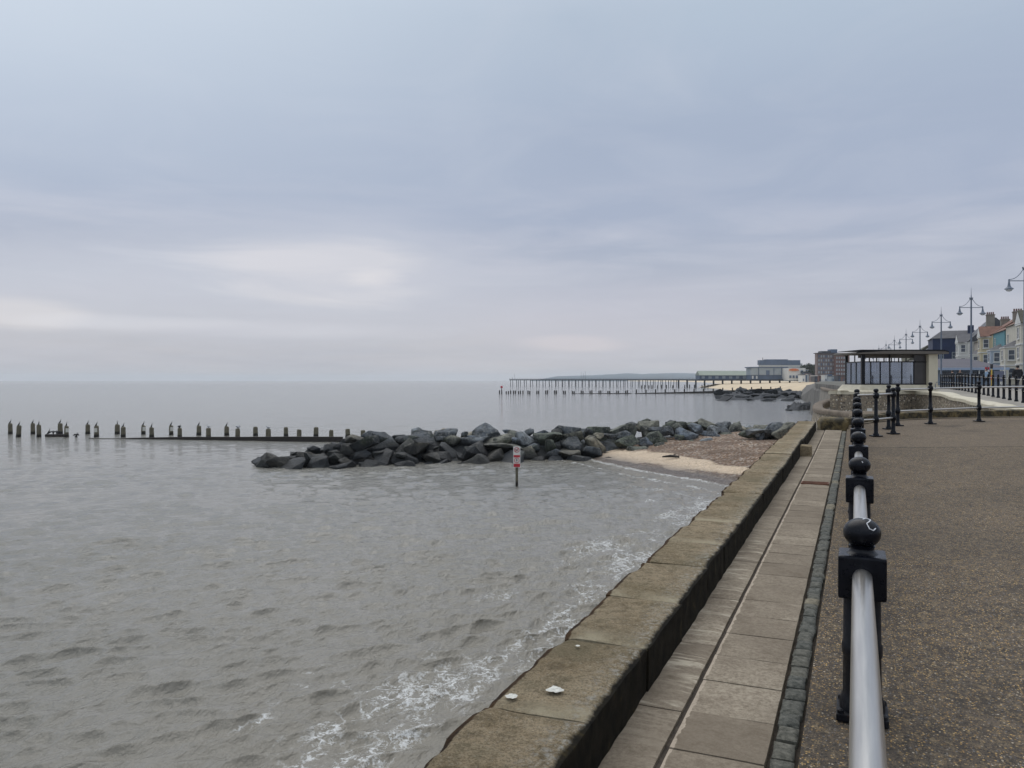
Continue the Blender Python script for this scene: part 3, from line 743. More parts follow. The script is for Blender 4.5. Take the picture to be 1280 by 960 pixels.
# ------------------------------------------------------------------ warning sign in the water
def sign():
    Y = 44.2; p = W(646, 608, Y); top = W(646, 558, Y).z
    d = -Vector((p.x, p.y, 0)).normalized(); a = math.atan2(d.y, d.x)+math.pi/2
    t = thing('warning_sign', (p.x, p.y, 0), 'red and white no swimming warning sign on a wooden post standing in the water', 'sign')
    bm = B(); box(bm, (p.x, p.y, .5), (.15, .15, 2.6), a, .01); obj('post', bm, M['timber'], t)
    w = .40; h = top-W(646, 584, Y).z; c = Vector((p.x, p.y, top-h/2))+d*.10
    rt = Matrix.Rotation(a, 4, 'Z')
    def loc(x, z, y=0): return c+(rt @ Vector((x, y, z)))
    bm = B(); box(bm, c, (w, .03, h), a, .004); pn = obj('panel', bm, M['white'], t)
    s = -1 if (rt @ Vector((0, 1, 0))).dot(d) > 0 else 1
    e = .019*(-s)
    bm = B(); box(bm, loc(0, h*.02+.02, e), (w*.9, .006, .13), a); obj('red_band', bm, M['red'], pn); bm = B(); box(bm, loc(0, -h*.40, e), (w*.9, .006, .19), a); obj('red_band', bm, M['red'], pn)
    def ring(z, pict):
        bm = B(); n = 28; R0, R1 = .15, .118
        o_ = [bm.verts.new(loc(R0*math.cos(k*2*math.pi/n), z+R0*math.sin(k*2*math.pi/n), e*1.25)) for k in range(n)]
        i_ = [bm.verts.new(loc(R1*math.cos(k*2*math.pi/n), z+R1*math.sin(k*2*math.pi/n), e*1.25)) for k in range(n)]
        for k in range(n): bm.faces.new((o_[k], o_[(k+1) % n], i_[(k+1) % n], i_[k]))
        if pict == 'swim': box(bm, loc(0, z, e*1.3), (.25, .004, .03), rot=rt @ Matrix.Rotation(R(45*s*-1), 4, 'Y'))
        obj('prohibition_ring', bm, M['red'], pn)
        bm = B()
        if pict == 'swim':
            box(bm, loc(-.02, z+.0, e*1.1), (.13, .004, .035), rot=rt @ Matrix.Rotation(R(20), 4, 'Y')); box(bm, loc(.06, z+.04, e*1.1), (.04, .004, .04), a)
            box(bm, loc(0, z-.05, e*1.1), (.16, .004, .014), a)
        else:
            box(bm, loc(0, z+.0, e*1.1), (.04, .004, .12), a); box(bm, loc(0, z+.075, e*1.1), (.035, .004, .035), a); box(bm, loc(0, z+.01, e*1.1), (.10, .004, .02), a)
        obj('pictogram', bm, M['signink'], pn)
    ring(h*.34, 'swim'); ring(-h*.16, 'dive')
sign()

# ------------------------------------------------------------------ sea wall, gutter, slabs, setts
def rough_block(bm, x0, x1, y0, y1, z0, z1, rad=.03, amp=.012, seed=0, nx=7, ny=12, nz=3, zoff=None, lay=None):
    """a weathered block: superellipse-rounded grid box with fractal dents"""
    made = []
    def pt(a, b, c):
        x, y, z = x0+(x1-x0)*a, y0+(y1-y0)*b, z0+(z1-z0)*c
        ox = rad*max(0, 1-min(c, 1-c)*(z1-z0)/rad if True else 0)
        # round the top edges
        dz = z1-z
        if dz < rad:
            q = rad-math.sqrt(max(0, rad*rad-(rad-dz)**2))
        else: q = 0
        dxl, dxr, dyl, dyr = x-x0, x1-x, y-y0, y1-y
        m = min(dxl, dxr, dyl*1.6, dyr*1.6)
        if m < rad: z -= (rad-m)**2/rad*.8
        v = Vector((x, y, z))
        nn = Vector((noise.noise(v*6+Vector((seed, 3, 1))), noise.noise(v*6+Vector((seed, 9, 5))), noise.noise(v*4+Vector((seed, 1, 7)))))
        v += nn*amp
        if zoff: v.z += zoff(y)
        return v
    cache = {}
    def V(i, j, k):
        if (i, j, k) not in cache: cache[(i, j, k)] = bm.verts.new(pt(i/nx, j/ny, k/nz))
        return cache[(i, j, k)]
    for i in range(nx):
        for j in range(ny): bm.faces.new((V(i, j, nz), V(i+1, j, nz), V(i+1, j+1, nz), V(i, j+1, nz)))
    for k in range(nz):
        for j in range(ny):
            bm.faces.new((V(0, j, k), V(0, j, k+1), V(0, j+1, k+1), V(0, j+1, k))); bm.faces.new((V(nx, j, k), V(nx, j+1, k), V(nx, j+1, k+1), V(nx, j, k+1)))
        for i in range(nx):
            bm.faces.new((V(i, 0, k), V(i+1, 0, k), V(i+1, 0, k+1), V(i, 0, k+1))); bm.faces.new((V(i, ny, k), V(i, ny, k+1), V(i+1, ny, k+1), V(i+1, ny, k)))
    return cache
WX0, WX1 = -1.54, -1.04
def seawall():
    t = thing('sea_wall', (-1.3, 10, 0), 'long stone sea wall with mossy brown coping between promenade and water', 'wall')
    bm = B(); ys = [-4.0]; r = random.Random(3)
    fixed = [3.2, 4.2, 5.1, 6.1, 6.92]
    y = 3.2
    while y > -6: y -= r.uniform(.85, 1.05); ys.insert(0, y)
    ys = sorted([q for q in ys if q != -4.0])+fixed
    y = 6.92
    while y < 23.6: y += r.uniform(.82, 1.1); ys.append(y)
    ys[-1] = 23.9
    A = {'inner': [], 'joint': [], 'face': [], 'outer': []}
    for i, (a, b) in enumerate(zip(ys, ys[1:])):
        dz = r.uniform(-.008, .008)+(.035 if 14.6 < a < 16.9 else 0); g = .006
        dxo = r.uniform(-.012, .012); jl = {5: 1}.get(i, 0)
        g = .0035; off = lambda y, dz=dz: prom_z(y)+dz
        c = rough_block(bm, WX0+dxo, WX1+r.uniform(-.008, .008), a+g, b-g, -.5, .235, .018, .009, i*3.1, 12, 18, 6, off)
        wide = r.random() < .25 or abs(a-4.2) < .1 or abs(a-5.1) < .1
        for (i_, j_, k_) in c:
            X_, Y_ = i_/12, j_/18*(b-a)
            A['inner'].append(float(np.clip((X_-.62)/.38, 0, 1)))
            A['joint'].append(float(max(0, 1-Y_/.17)) if wide else 0.)
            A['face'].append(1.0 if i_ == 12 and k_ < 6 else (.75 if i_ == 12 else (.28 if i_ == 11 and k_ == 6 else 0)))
            A['outer'].append(.95 if i_ == 0 else (.45 if i_ == 1 and k_ == 6 else 0))
            if i_ <= 1 and k_ == 6:   # broken outer arris
                v = c[(i_, j_, k_)]; n = noise.fractal(Vector((v.co.y*2.1, 0, 3)), 1, 2, 4)
                v.co.x += max(0, n)*.05*(1 if i_ == 0 else .6); v.co.z -= max(0, n)*.05*(1 if i_ == 0 else .3)
    me = bpy.data.meshes.new('coping'); bm.verts.ensure_lookup_table()
    bmesh.ops.recalc_face_normals(bm, faces=bm.faces); bm.to_mesh(me); bm.free()
    for k, v in A.items(): setattr_(me, k, v)
    obj('coping', me, M['coping'], t, 50)
    # battered wall face going down into the sea
    bm = B(); prev = None
    for k in range(0, 58):
        y = -6+k*.5; zt = prom_z(min(y, 23.9))-.28
        ring = [bm.verts.new(p) for p in ((WX0+.02, y, zt), (WX0-.12, y, zt-1.6), (WX0-.45, y, -1.2), (WX1-.02, y, -1.2), (WX1-.02, y, zt))]
        if prev:
            for a in range(4): bm.faces.new((prev[a], prev[a+1], ring[a+1], ring[a]))
        prev = ring
    obj('wall_face', bm, M['concrete'], t)
    # cross block standing into the gutter
    bm = B(); rough_block(bm, WX1-.03, WX1+.21, 17.05, 17.35, -.1, .21, .03, .012, 77, 6, 6, 4, prom_z)
    me2 = obj('cross_block', bm, M['coping'], t, 50)
    bm = B()
    for (u, v, s) in ((693, 863, 1), (640, 871, .8), (722, 808, .35)):
        D = 1.46
        for _ in range(5): Y = D*F/(v-475); p = W(u, v, Y); D = CAMZ-prom_z(p.y)-.236
        p.z = CAMZ-D; n = 18; ctr = bm.verts.new((p.x, p.y, p.z+.003)); ring = []
        for k in range(n):
            a = k*2*math.pi/n; q = .030*s*(1+.6*noise.noise(Vector((math.cos(a)*1.5, math.sin(a)*1.5, u))))
            ring.append(bm.verts.new((p.x+q*1.2*math.cos(a), p.y+q*1.3*math.sin(a), p.z+.004)))
        for k in range(n): bm.faces.new((ctr, ring[k], ring[(k+1) % n]))
    obj('bird_dropping', bm, M['guano'], t)
seawall()
def paving():
    r = random.Random(8)
    def row(name, x0, x1, L0, L1, y0, y1, zt, gap=.004, tilt=.002, scrape=0, edge=True):
        bm = B(); y = y0; tones = []; scr = []
        while y < y1:
            L = r.uniform(L0, L1); b = min(y+L, y1); dz = zt+r.uniform(-tilt, tilt)
            c = rough_block(bm, x0+gap, x1-gap, y+gap, b-gap, -.09, 0, .008, .0035, y*7, 5, 5, 2, lambda q, dz=dz: prom_z(q)+dz)
            tn = r.random()**1.6; tones += [tn]*len(c); s_ = scrape*float(sstep(8.6, 7.4, abs((y+b)/2-1) if False else y)*sstep(3.2, 4.2, y)*.9+.35); scr += [s_]*len(c)
            y = b
        me = bpy.data.meshes.new(name); bmesh.ops.recalc_face_normals(bm, faces=bm.faces); bm.to_mesh(me); bm.free()
        setattr_(me, 'tone', tones); setattr_(me, 'scrape', scr)
        o = obj(name, me, M['slab'], smooth=50); o['kind'] = 'structure'
    row('gutter_slabs', WX1-.02, -.815, .8, 1.3, -6, 23.9, -.012, .004, .003, 1)
    row('pavement_slabs', -.79, -.365, .40, .44, -6, 23.9, .0, .0035, .002, 0)
    # raised narrow kerb lip beside the groove is part of the slabs; soil underneath everything
    bm = B(); prev = None
    for k in range(0, 61):
        y = -6+k*.5; z = prom_z(y)-.016
        ring = [bm.verts.new((-1.06, y, z-.012)), bm.verts.new((-.5, y, z-.03)), bm.verts.new((-.21, y, z-.03))]
        if prev:
            for a in range(2): bm.faces.new((prev[a], prev[a+1], ring[a+1], ring[a]))
        prev = ring
    struct('joint_soil', bm, M['joint'])
    # setts
    bm = B(); y = -5; tones = []
    while y < 23.5:
        L = r.uniform(.13, .20); w = r.uniform(.0, .012)
        c = rough_block(bm, -.354+w, -.245-r.uniform(0, .012), y+.007, y+L-.007, -.09, r.uniform(-.002, .007), .016, .008, y*13, 6, 6, 2, prom_z)
        tones += [1.0 if r.random() < .13 else r.random()*.25]*len(c); y += L
    me = bpy.data.meshes.new('sett_edging'); bmesh.ops.recalc_face_normals(bm, faces=bm.faces); bm.to_mesh(me); bm.free()
    setattr_(me, 'tone', tones); o = obj('sett_edging', me, M['sett'], smooth=60); o['kind'] = 'structure'
    # aggregate promenade sheet
    xs = np.concatenate([np.linspace(-.232, .6, 14), np.linspace(.8, 6.9, 24)]); yy = np.linspace(-8, 34, 240)
    X, Y = np.meshgrid(xs, yy); Z = np.array([prom_z(q) for q in yy])[:, None]+0*X
    nz = np.array([[noise.noise(Vector((x*.9, y*.6, 2)))*.007 for x in xs] for y in yy]); Z = Z+nz-.006
    me = npmesh('promenade', np.stack([X, Y, Z], -1), len(xs), len(yy)); o = obj('promenade', me, M['gravel']); o['kind'] = 'structure'
    # body of the quay below the sheets
    bm = B(); bx(bm, WX1, 6.9, -8, 24, -1, 4.05); struct('quay_fill', bm, M['concrete'])
paving()

# ------------------------------------------------------------------ promenade railing
def railing():
    t = thing('promenade_railing', (.03, 1.2, prom_z(1.2)), 'black post railing with round finials and a steel tube rail along the promenade', 'railing')
    rx = .028
    ys = [4.30+3.08*k for k in range(-2, 9)]
    for i, y in enumerate(ys):
        g = prom_z(y); c = Vector((rx, y, g))
        bm = B(); k = .094
        lathe(bm, [(.105, .03), (.105, .075), (k, .10), (.090, .12), (.088, .30), (.094, .31), (.094, .36), (.088, .37), (.086, .62)], c, 28)
        p = obj('post', bm, M['worn'], t, 40)
        bm = B(); box(bm, c+Vector((0, 0, .017)), (.236, .236, .035), 0, .004)
        for a in (-1, 1):
            for b in (-1, 1): lathe(bm, [(.016, .03), (.016, .05), (.006, .056)], c+Vector((a*.098, b*.098, 0)), 8)
        obj('base_plate', bm, M['worn'], p)
        bm = B(); box(bm, c+Vector((0, 0, .708)), (.22, .22, .212), 0, .012); obj('rail_block', bm, M['black'], p)
        prof = [(.078, .813), (.064, .822), (.056, .834), (.056, .842)]
        for q in range(0, 9): a = -1.15+1.15*q/9; prof.append((.0885*math.cos(a)**.8 if q else .062, .917+.072*math.sin(a)))
        for q in range(0, 14): a = (math.pi/2-.06)*q/13; prof.append((.0885*math.cos(a), .917+.071*math.sin(a)))
        bm = B(); lathe(bm, prof, c, 36); f = obj('finial', bm, M['black'], p, 60)
        if i in (2, 4, 3):
            # scratched white scribble
            S = {2: [(-.012,.0),(.0,.018),(.016,.012),(.012,-.004),(.002,-.018),(.012,-.030),(.026,-.026),(.034,-.016)], 4: [(.01,.0),(.018,-.01)], 3: [(.0,-.03),(.006,-.034)]}[i]
            def on(dx, dy, lift=.0016):
                x, y_ = dx+.018, dy-.028
                q = max(0, 1-(x/.0885)**2-(y_/.0885)**2); return c+Vector((x, y_, .917+.071*math.sqrt(q)+lift))
            bm = B(); tube(bm, [on(a_*1.25, b_*1.5) for a_, b_ in S], .0030, 6)
            if i == 2: tube(bm, [on(-.03, .022), on(-.012, .016), on(.0, .022)], .0022, 6)
            obj('scribble', bm, M['whitemark'], f)
    for z, rr_ in ((.712, .0455), (.33, .0455)):
        for i, (a, b) in enumerate(zip(ys, ys[1:])):
            bm = B(); tube(bm, [(rx, a+.112, prom_z(a)+z), (rx, b-.112, prom_z(b)+z)], rr_, 28)
            obj('rail', bm, M['steel'], t, 40)
railing()
def taller_railing():
    def tall_post(par, p, h):
        s = h/1.24
        bm = B(); pr = [(.075,.0),(.075,.05),(.052,.09),(.048,.35),(.068,.37),(.075,.43),(.068,.49),(.046,.52),(.043,.98),(.060,1.0),(.078,1.03),(.078,1.10),(.060,1.13),(.040,1.15),(.052,1.17),(.066,1.20),(.052,1.235),(.02,1.25)]
        lathe(bm, [(r, z*s) for r, z in pr], p, 16); o = obj('post', bm, M['black'], par, 40)
        bm = B(); box(bm, Vector(p)+Vector((0, 0, .012)), (.25, .25, .03), TH, .004); obj('base_plate', bm, M['black'], o)
    def gz(p): return Vector((p.x, p.y, prom_z(p.y)))
    A = gz(W(1095, 545.7, 20.2)); C = gz(W(1116.6, 543.8, 20.8)); Bp = gz(W(1110.8, 539.6, 22.2)); D = gz(W(1122.2, 534.5, 23.3)); E = gz(W(1163, 530.6, 23.8)); Fp = gz(W(1223.7, 527.6, 24.6)); G = gz(W(1290, 525.5, 25.0)); L0 = gz(W(1072.5, 546, 20.0))
    def run(par, a, b, hs=(1.07, .43)):
        for h in hs:
            bm = B(); tube(bm, [a+Vector((0, 0, h)), b+Vector((0, 0, h))], .026, 10); obj('rail', bm, M['steel'], par, 40)
    t = thing('chicane_railing', A, 'short black two-post railing with steel rails closing the walkway gap', 'railing')
    tall_post(t, A, 1.22); tall_post(t, C, 1.22); run(t, L0, A); run(t, A, C)
    t = thing('barrier_post', Bp, 'single black ball-topped post standing behind the short gap railing', 'post'); 
    tall_post(t, Bp, 1.25)
    t = thing('end_railing', D, 'long black and steel railing across the far end of the promenade', 'railing')
    for p in (D, E, Fp, G): tall_post(t, p, 1.26)
    for a, b in zip((D, E, Fp), (E, Fp, G)): run(t, a, b)
taller_railing()

# ------------------------------------------------------------------ low stone wall at the end, end block
def low_wall():
    pts = [W(1060, 533, 23.3), W(1085, 530, 24.6), W(1110, 527.4, 25.4), W(1163, 524.6, 26.2), W(1223, 523.4, 26.6), W(1300, 522.8, 26.9), W(1400, 522, 27.2)]
    for p in pts: p.z = prom_z(p.y)
    t = thing('low_stone_wall', pts[2], 'low curved wall of mossy brown stone blocks at the end of the promenade', 'wall')
    for a, b in zip(pts, pts[1:]):
        L = (b-a).length; n = max(1, round(L/1.15)); d = (b-a).normalized(); ang = math.atan2(d.y, d.x)
        for k in range(n):
            bm = B(); rough_block(bm, 0.01, L/n-.01, 0, .32, 0, .27, .04, .02, a.x*9+k, 10, 5, 4)
            bmesh.ops.transform(bm, matrix=Matrix.Translation(a+d*(L*k/n)-Vector((0, 0, .03))) @ Matrix.Rotation(ang, 4, 'Z'), verts=bm.verts)
            obj('stone', bm, M['moss'], t, 50)
    # pale edging in front of the wall
    bm = B(); prev = None
    for p in pts:
        q = [bm.verts.new((p.x-.02*ST, p.y-.02, p.z+.012)), bm.verts.new((p.x+.25*ST*.5, p.y-.24, p.z+.012))]
        if prev: bm.faces.new((prev[0], prev[1], q[1], q[0]))
        prev = q
    struct('pale_edging', bm, M['slab'])
    # heavy end block
    a = W(1026, 539.5, 22.6); z0 = a.z
    bm = B(); rough_block(bm, 0, .74, 0, .7, 0, .37, .09, .03, 5, 14, 12, 7)
    for v in bm.verts:     # rounded seaward nose
        if v.co.x < .16: v.co.z = .17+(v.co.z-.17)*(1-((.16-v.co.x)/.16)**2*.35)
        if v.co.z > .2: v.co.z += .06*v.co.y/1.5
    bmesh.ops.transform(bm, matrix=Matrix.Translation(a) @ Matrix.Rotation(TH*.45, 4, 'Z'), verts=bm.verts)
    o = obj('end_block', bm, M['moss'], None, 50, loc=a); tag(o, 'massive mossy stone block closing the end of the sea wall coping', 'stone block')
    bm = B(); s = W(1022, 541.5, 22.3); rough_block(bm, 0, 1.0, 0, .9, -.6, .05, .02, .008, 15, 10, 8, 4)
    bmesh.ops.transform(bm, matrix=Matrix.Translation(Vector((s.x, s.y, a.z-.06))) @ Matrix.Rotation(TH*.45, 4, 'Z'), verts=bm.verts)
    struct('stone_step', bm, M['slab'])
low_wall()

# ------------------------------------------------------------------ curved flint walls, lower walkway, bastion
def ribbon_wall(name, pts, z_top, z_bot, th, batter, m_face, m_cop, label, cop_h=.22, cop_over=.06, rnd_cop=True, group=None):
    pts = [Vector((p[0], p[1], 0)) for p in pts]; zt = z_top if callable(z_top) else (lambda p: z_top)
    t = thing(name, (pts[0].x, pts[0].y, z_bot), label, 'wall', group)
    N = []
    for i in range(len(pts)):
        d = (pts[min(i+1, len(pts)-1)]-pts[max(0, i-1)]).normalized(); N.append(Vector((d.y, -d.x, 0)))
    bm = B(); prev = None
    for p, n in zip(pts, N):
        z = zt(p)-cop_h
        q = [bm.verts.new((p.x-n.x*batter, p.y-n.y*batter, z_bot)), bm.verts.new((p.x, p.y, z)), bm.verts.new((p.x+n.x*th, p.y+n.y*th, z)), bm.verts.new((p.x+n.x*th, p.y+n.y*th, z_bot))]
        if prev:
            for a in range(3): bm.faces.new((prev[a], prev[a+1], q[a+1], q[a]))
        prev = q
    obj('masonry', bm, m_face, t)
    bm = B(); prev = None
    for p, n in zip(pts, N):
        z = zt(p); o = cop_over
        prof = [(-o, z-cop_h+.002), (-o, z-.35*cop_h), (-o*.4+.03, z-.05*cop_h), (th*.5, z), (th+o*.4-.03, z-.05*cop_h), (th+o, z-.35*cop_h), (th+o, z-cop_h+.002)]
        q = [bm.verts.new((p.x+n.x*a, p.y+n.y*a, b)) for a, b in prof]
        if prev:
            for a in range(len(prof)-1): bm.faces.new((prev[a], prev[a+1], q[a+1], q[a]))
        else: bm.faces.new(q)
        prev = q
    bm.faces.new(prev[::-1])
    obj('coping', bm, m_cop, t, 50)
    return t
def smooth_curve(P, n=10):
    P = [Vector((*p, 0)) if len(p) == 2 else Vector(p) for p in P]; out = []
    for i in range(len(P)-1):
        p0, p1, p2, p3 = P[max(0, i-1)], P[i], P[i+1], P[min(len(P)-1, i+2)]
        for k in range(n):
            t = k/n; out.append(.5*((2*p1)+(p2-p0)*t+(2*p0-5*p1+4*p2-p3)*t*t+(3*p1-p0-3*p2+p3)*t**3))
    out.append(P[-1]); return out
def ctl(L, D):
    o = []
    for u, v in L:
        Y = D*F/(v-475); p = W(u, v, Y); o.append((p.x, p.y))
    return o
bay = ctl([(1064, 515.6), (1056, 514.6), (1040, 513), (1025, 511.3), (1018.5, 509.3), (1017, 506.3), (1019.5, 503.3), (1028, 500), (1038, 497.9), (1050, 496.2)], 1.40)
ribbon_wall('curved_flint_wall', [(p.x, p.y) for p in smooth_curve(bay, 8)], CAMZ-1.40, -1.0, .42, .9, M['flint'], M['brownstone'],
            'curved flint sea wall with rounded brown coping, bulging seaward below the shelter')
UZ = lambda y: CAMZ-interp(y, [(0, 1.1), (36, 1.02), (42, .95), (60, .72), (80, .66), (150, .6), (400, .6)])
# bastion front wall then the ramped wall coming back towards the viewer
fr = [W(1049, 488, 47), W(1075, 488, 48.2), W(1110, 488, 49.5), W(1140, 488, 50.6), W(1152, 488.5, 49.5), W(1170, 489.5, 46.5), W(1200, 496, 40.5), W(1223, 501, 36.5), W(1245, 504.5, 33.5), W(1262, 507.5, 31.8), W(1290, 511, 31), W(1330, 514, 31.5)]
frc = smooth_curve([(p.x, p.y) for p in fr], 6)
def bz(p):
    best = min(range(len(fr)), key=lambda i: (fr[i].x-p.x)**2+(fr[i].y-p.y)**2)
    # inverse-distance blend of control heights
    w = [1/(.05+(q.x-p.x)**2+(q.y-p.y)**2)**1.6 for q in fr]; return sum(a*q.z for a, q in zip(w, fr))/sum(w)
ribbon_wall('bastion_wall', [(p.x, p.y) for p in frc[::-1]], bz, 3.9, .5, .02, M['flint'], M['cream'],
            'flint retaining wall with thick cream coping under the seafront shelter and ramp', .24, .10)
left = smooth_curve([(fr[0].x-.2, 75), (fr[0].x-.15, 62), (fr[0].x-.05, 52), (fr[0].x, fr[0].y)], 6)[::-1]
ribbon_wall('bastion_side_wall', [(p.x, p.y) for p in left], CAMZ-.62, 3.9, .5, .02, M['flint'], M['cream'], 'seaward side of the bastion wall left of the shelter', .24, .10)
def grounds():
    # lower walkway between the low wall, the bay and the bastion
    bm = B(); z = CAMZ-1.9
    pl = [(6.9, 26)]+[(7.2, 50), (1, 90), (-1.9, 90)]+[(p.x+.2, p.y) for p in smooth_curve(bay, 4)][::-1]+[(-.9, 25.0)]
    f = bm.faces.new([bm.verts.new((x, y, z)) for x, y in pl]); bmesh.ops.triangulate(bm, faces=[f])
    struct('lower_walkway', bm, M['concrete'])
    # a fan of fill down to the sea under everything here
    bm = B(); bx(bm, -1.2, 6.9, 24, 70, -1, CAMZ-1.94); struct('walkway_fill', bm, M['concrete'])
    # upper promenade
    bm = B(); inner = [p+Vector((.35*1, .1, 0)) for p in frc]
    rows = []
    for p in frc:
        q = Vector((max(p.x+.2, 0), p.y, 0)); rows.append(q)
    poly = [(p.x+.25, p.y+.25, min(bz(p)-.12, UZ(p.y))) for p in frc]
    vs_ = [bm.verts.new(p) for p in poly]
    ext = [bm.verts.new((18, 34, UZ(34))), bm.verts.new((18, 80, UZ(80))), bm.verts.new((fr[0].x+.2, 80, UZ(80)))]
    f = bm.faces.new(vs_+ext); bmesh.ops.triangulate(bm, faces=[f])
    struct('upper_promenade', bm, M['upper'])
    # land beyond, following the shore
    edge = [(-1.2, 80), (-2.5, 110), (-6.5, 150), (-9, 200), (-12, 300), (-18, 450), (-28, 650), (-60, 1000), (-160, 1600), (-420, 2600), (-1100, 4200)]
    bm = B(); a = [bm.verts.new((x, y, CAMZ-.66 if y < 700 else 4.6)) for x, y in edge]
    b = [bm.verts.new((x+6500, y, CAMZ-.66 if y < 700 else 4.6)) for x, y in edge]
    for k in range(len(edge)-1): bm.faces.new((a[k], b[k], b[k+1], a[k+1]))
    # right hand side
    g = [bm.verts.new(p) for p in ((18, -60, 5.0), (6500, -60, 5.0), (6500, 80, CAMZ-.662), (18, 80, CAMZ-.662))]; bm.faces.new(g)
    struct('land', bm, M['land'])
    bm = B(); prev = None
    for x, y in edge[:8]:
        w = 1.2 if y <= 200 else min(9, 1.2+(y-200)*.06)
        lo_ = -.8 if y < 320 else 3.0; hi_ = CAMZ-1.5; q = [bm.verts.new((x+.0, y, CAMZ-.662)), bm.verts.new((x-.05, y, hi_))]+[bm.verts.new((x-w*.3, y, hi_-.3)), bm.verts.new((x-w, y, lo_))]
        if prev:
            for k in range(len(q)-1): bm.faces.new((prev[k], prev[k+1], q[k+1], q[k]))
        prev = q
    struct('concrete_apron', bm, mat('weathered_apron_concrete', (.15,.14,.125), .9, .55, .35, bump=.05))
    # road and retaining wall to the right of the lower promenade
    bm = B(); poly3(bm, [(11.5, 34, UZ(34)+.02), (19.5, 34, UZ(34)+.02), (19.5, 80, UZ(80)+.02), (11.5, 80, UZ(80)+.02)]); poly3(bm, [(11.5, 80, CAMZ-.64), (19.5, 80, CAMZ-.64), (19.5, 650, CAMZ-.64), (11.5, 650, CAMZ-.64)])
    struct('seafront_road', bm, M['road'])
    # far beach
    sh = [(-14, 280), (-21, 347), (-40, 395), (-57, 434), (-88, 560), (-118, 650), (-135, 760), (-150, 1000), (-230, 1500), (-480, 2500), (-1100, 4000)]
    def ex(y): return interp(y, [(b_, a_) for a_, b_ in edge])
    bm = B(); prev = None
    for x, y in sh:
        e = ex(y)+.5; q = [bm.verts.new((x-8, y, -.6)), bm.verts.new((x, y, .05)), bm.verts.new((x+(e-x)*.14, y, 1.2+min(1.5, max(0, y-430)*.01))), bm.verts.new((x+(e-x)*.55, y, 3.4)), bm.verts.new((e, y, 4.4))]
        if prev:
            for k in range(4): bm.faces.new((prev[k], prev[k+1], q[k+1], q[k]))
        prev = q
    struct('far_beach', bm, M['farsand'], smooth=True)
grounds()
ribbon_wall('retaining_wall', [(6.95, 33.5), (6.95, -8)], 5.25, 4.0, .5, 0, M['flint'], M['cream'], 'straight flint retaining wall along the landward side of the promenade', .2, .08)
ribbon_wall('distant_curved_wall', [(p.x, p.y) for p in smooth_curve(ctl([(1046, 487.2), (1034, 486.2), (1027, 484.4), (1026.5, 482.6), (1031, 481.2), (1042, 480.4)], 1.1), 6)], CAMZ-1.1, 1.0, .6, .5, M['concrete'], M['brownstone'],
            'more distant curved wall bay further along the seafront', .3, .1)

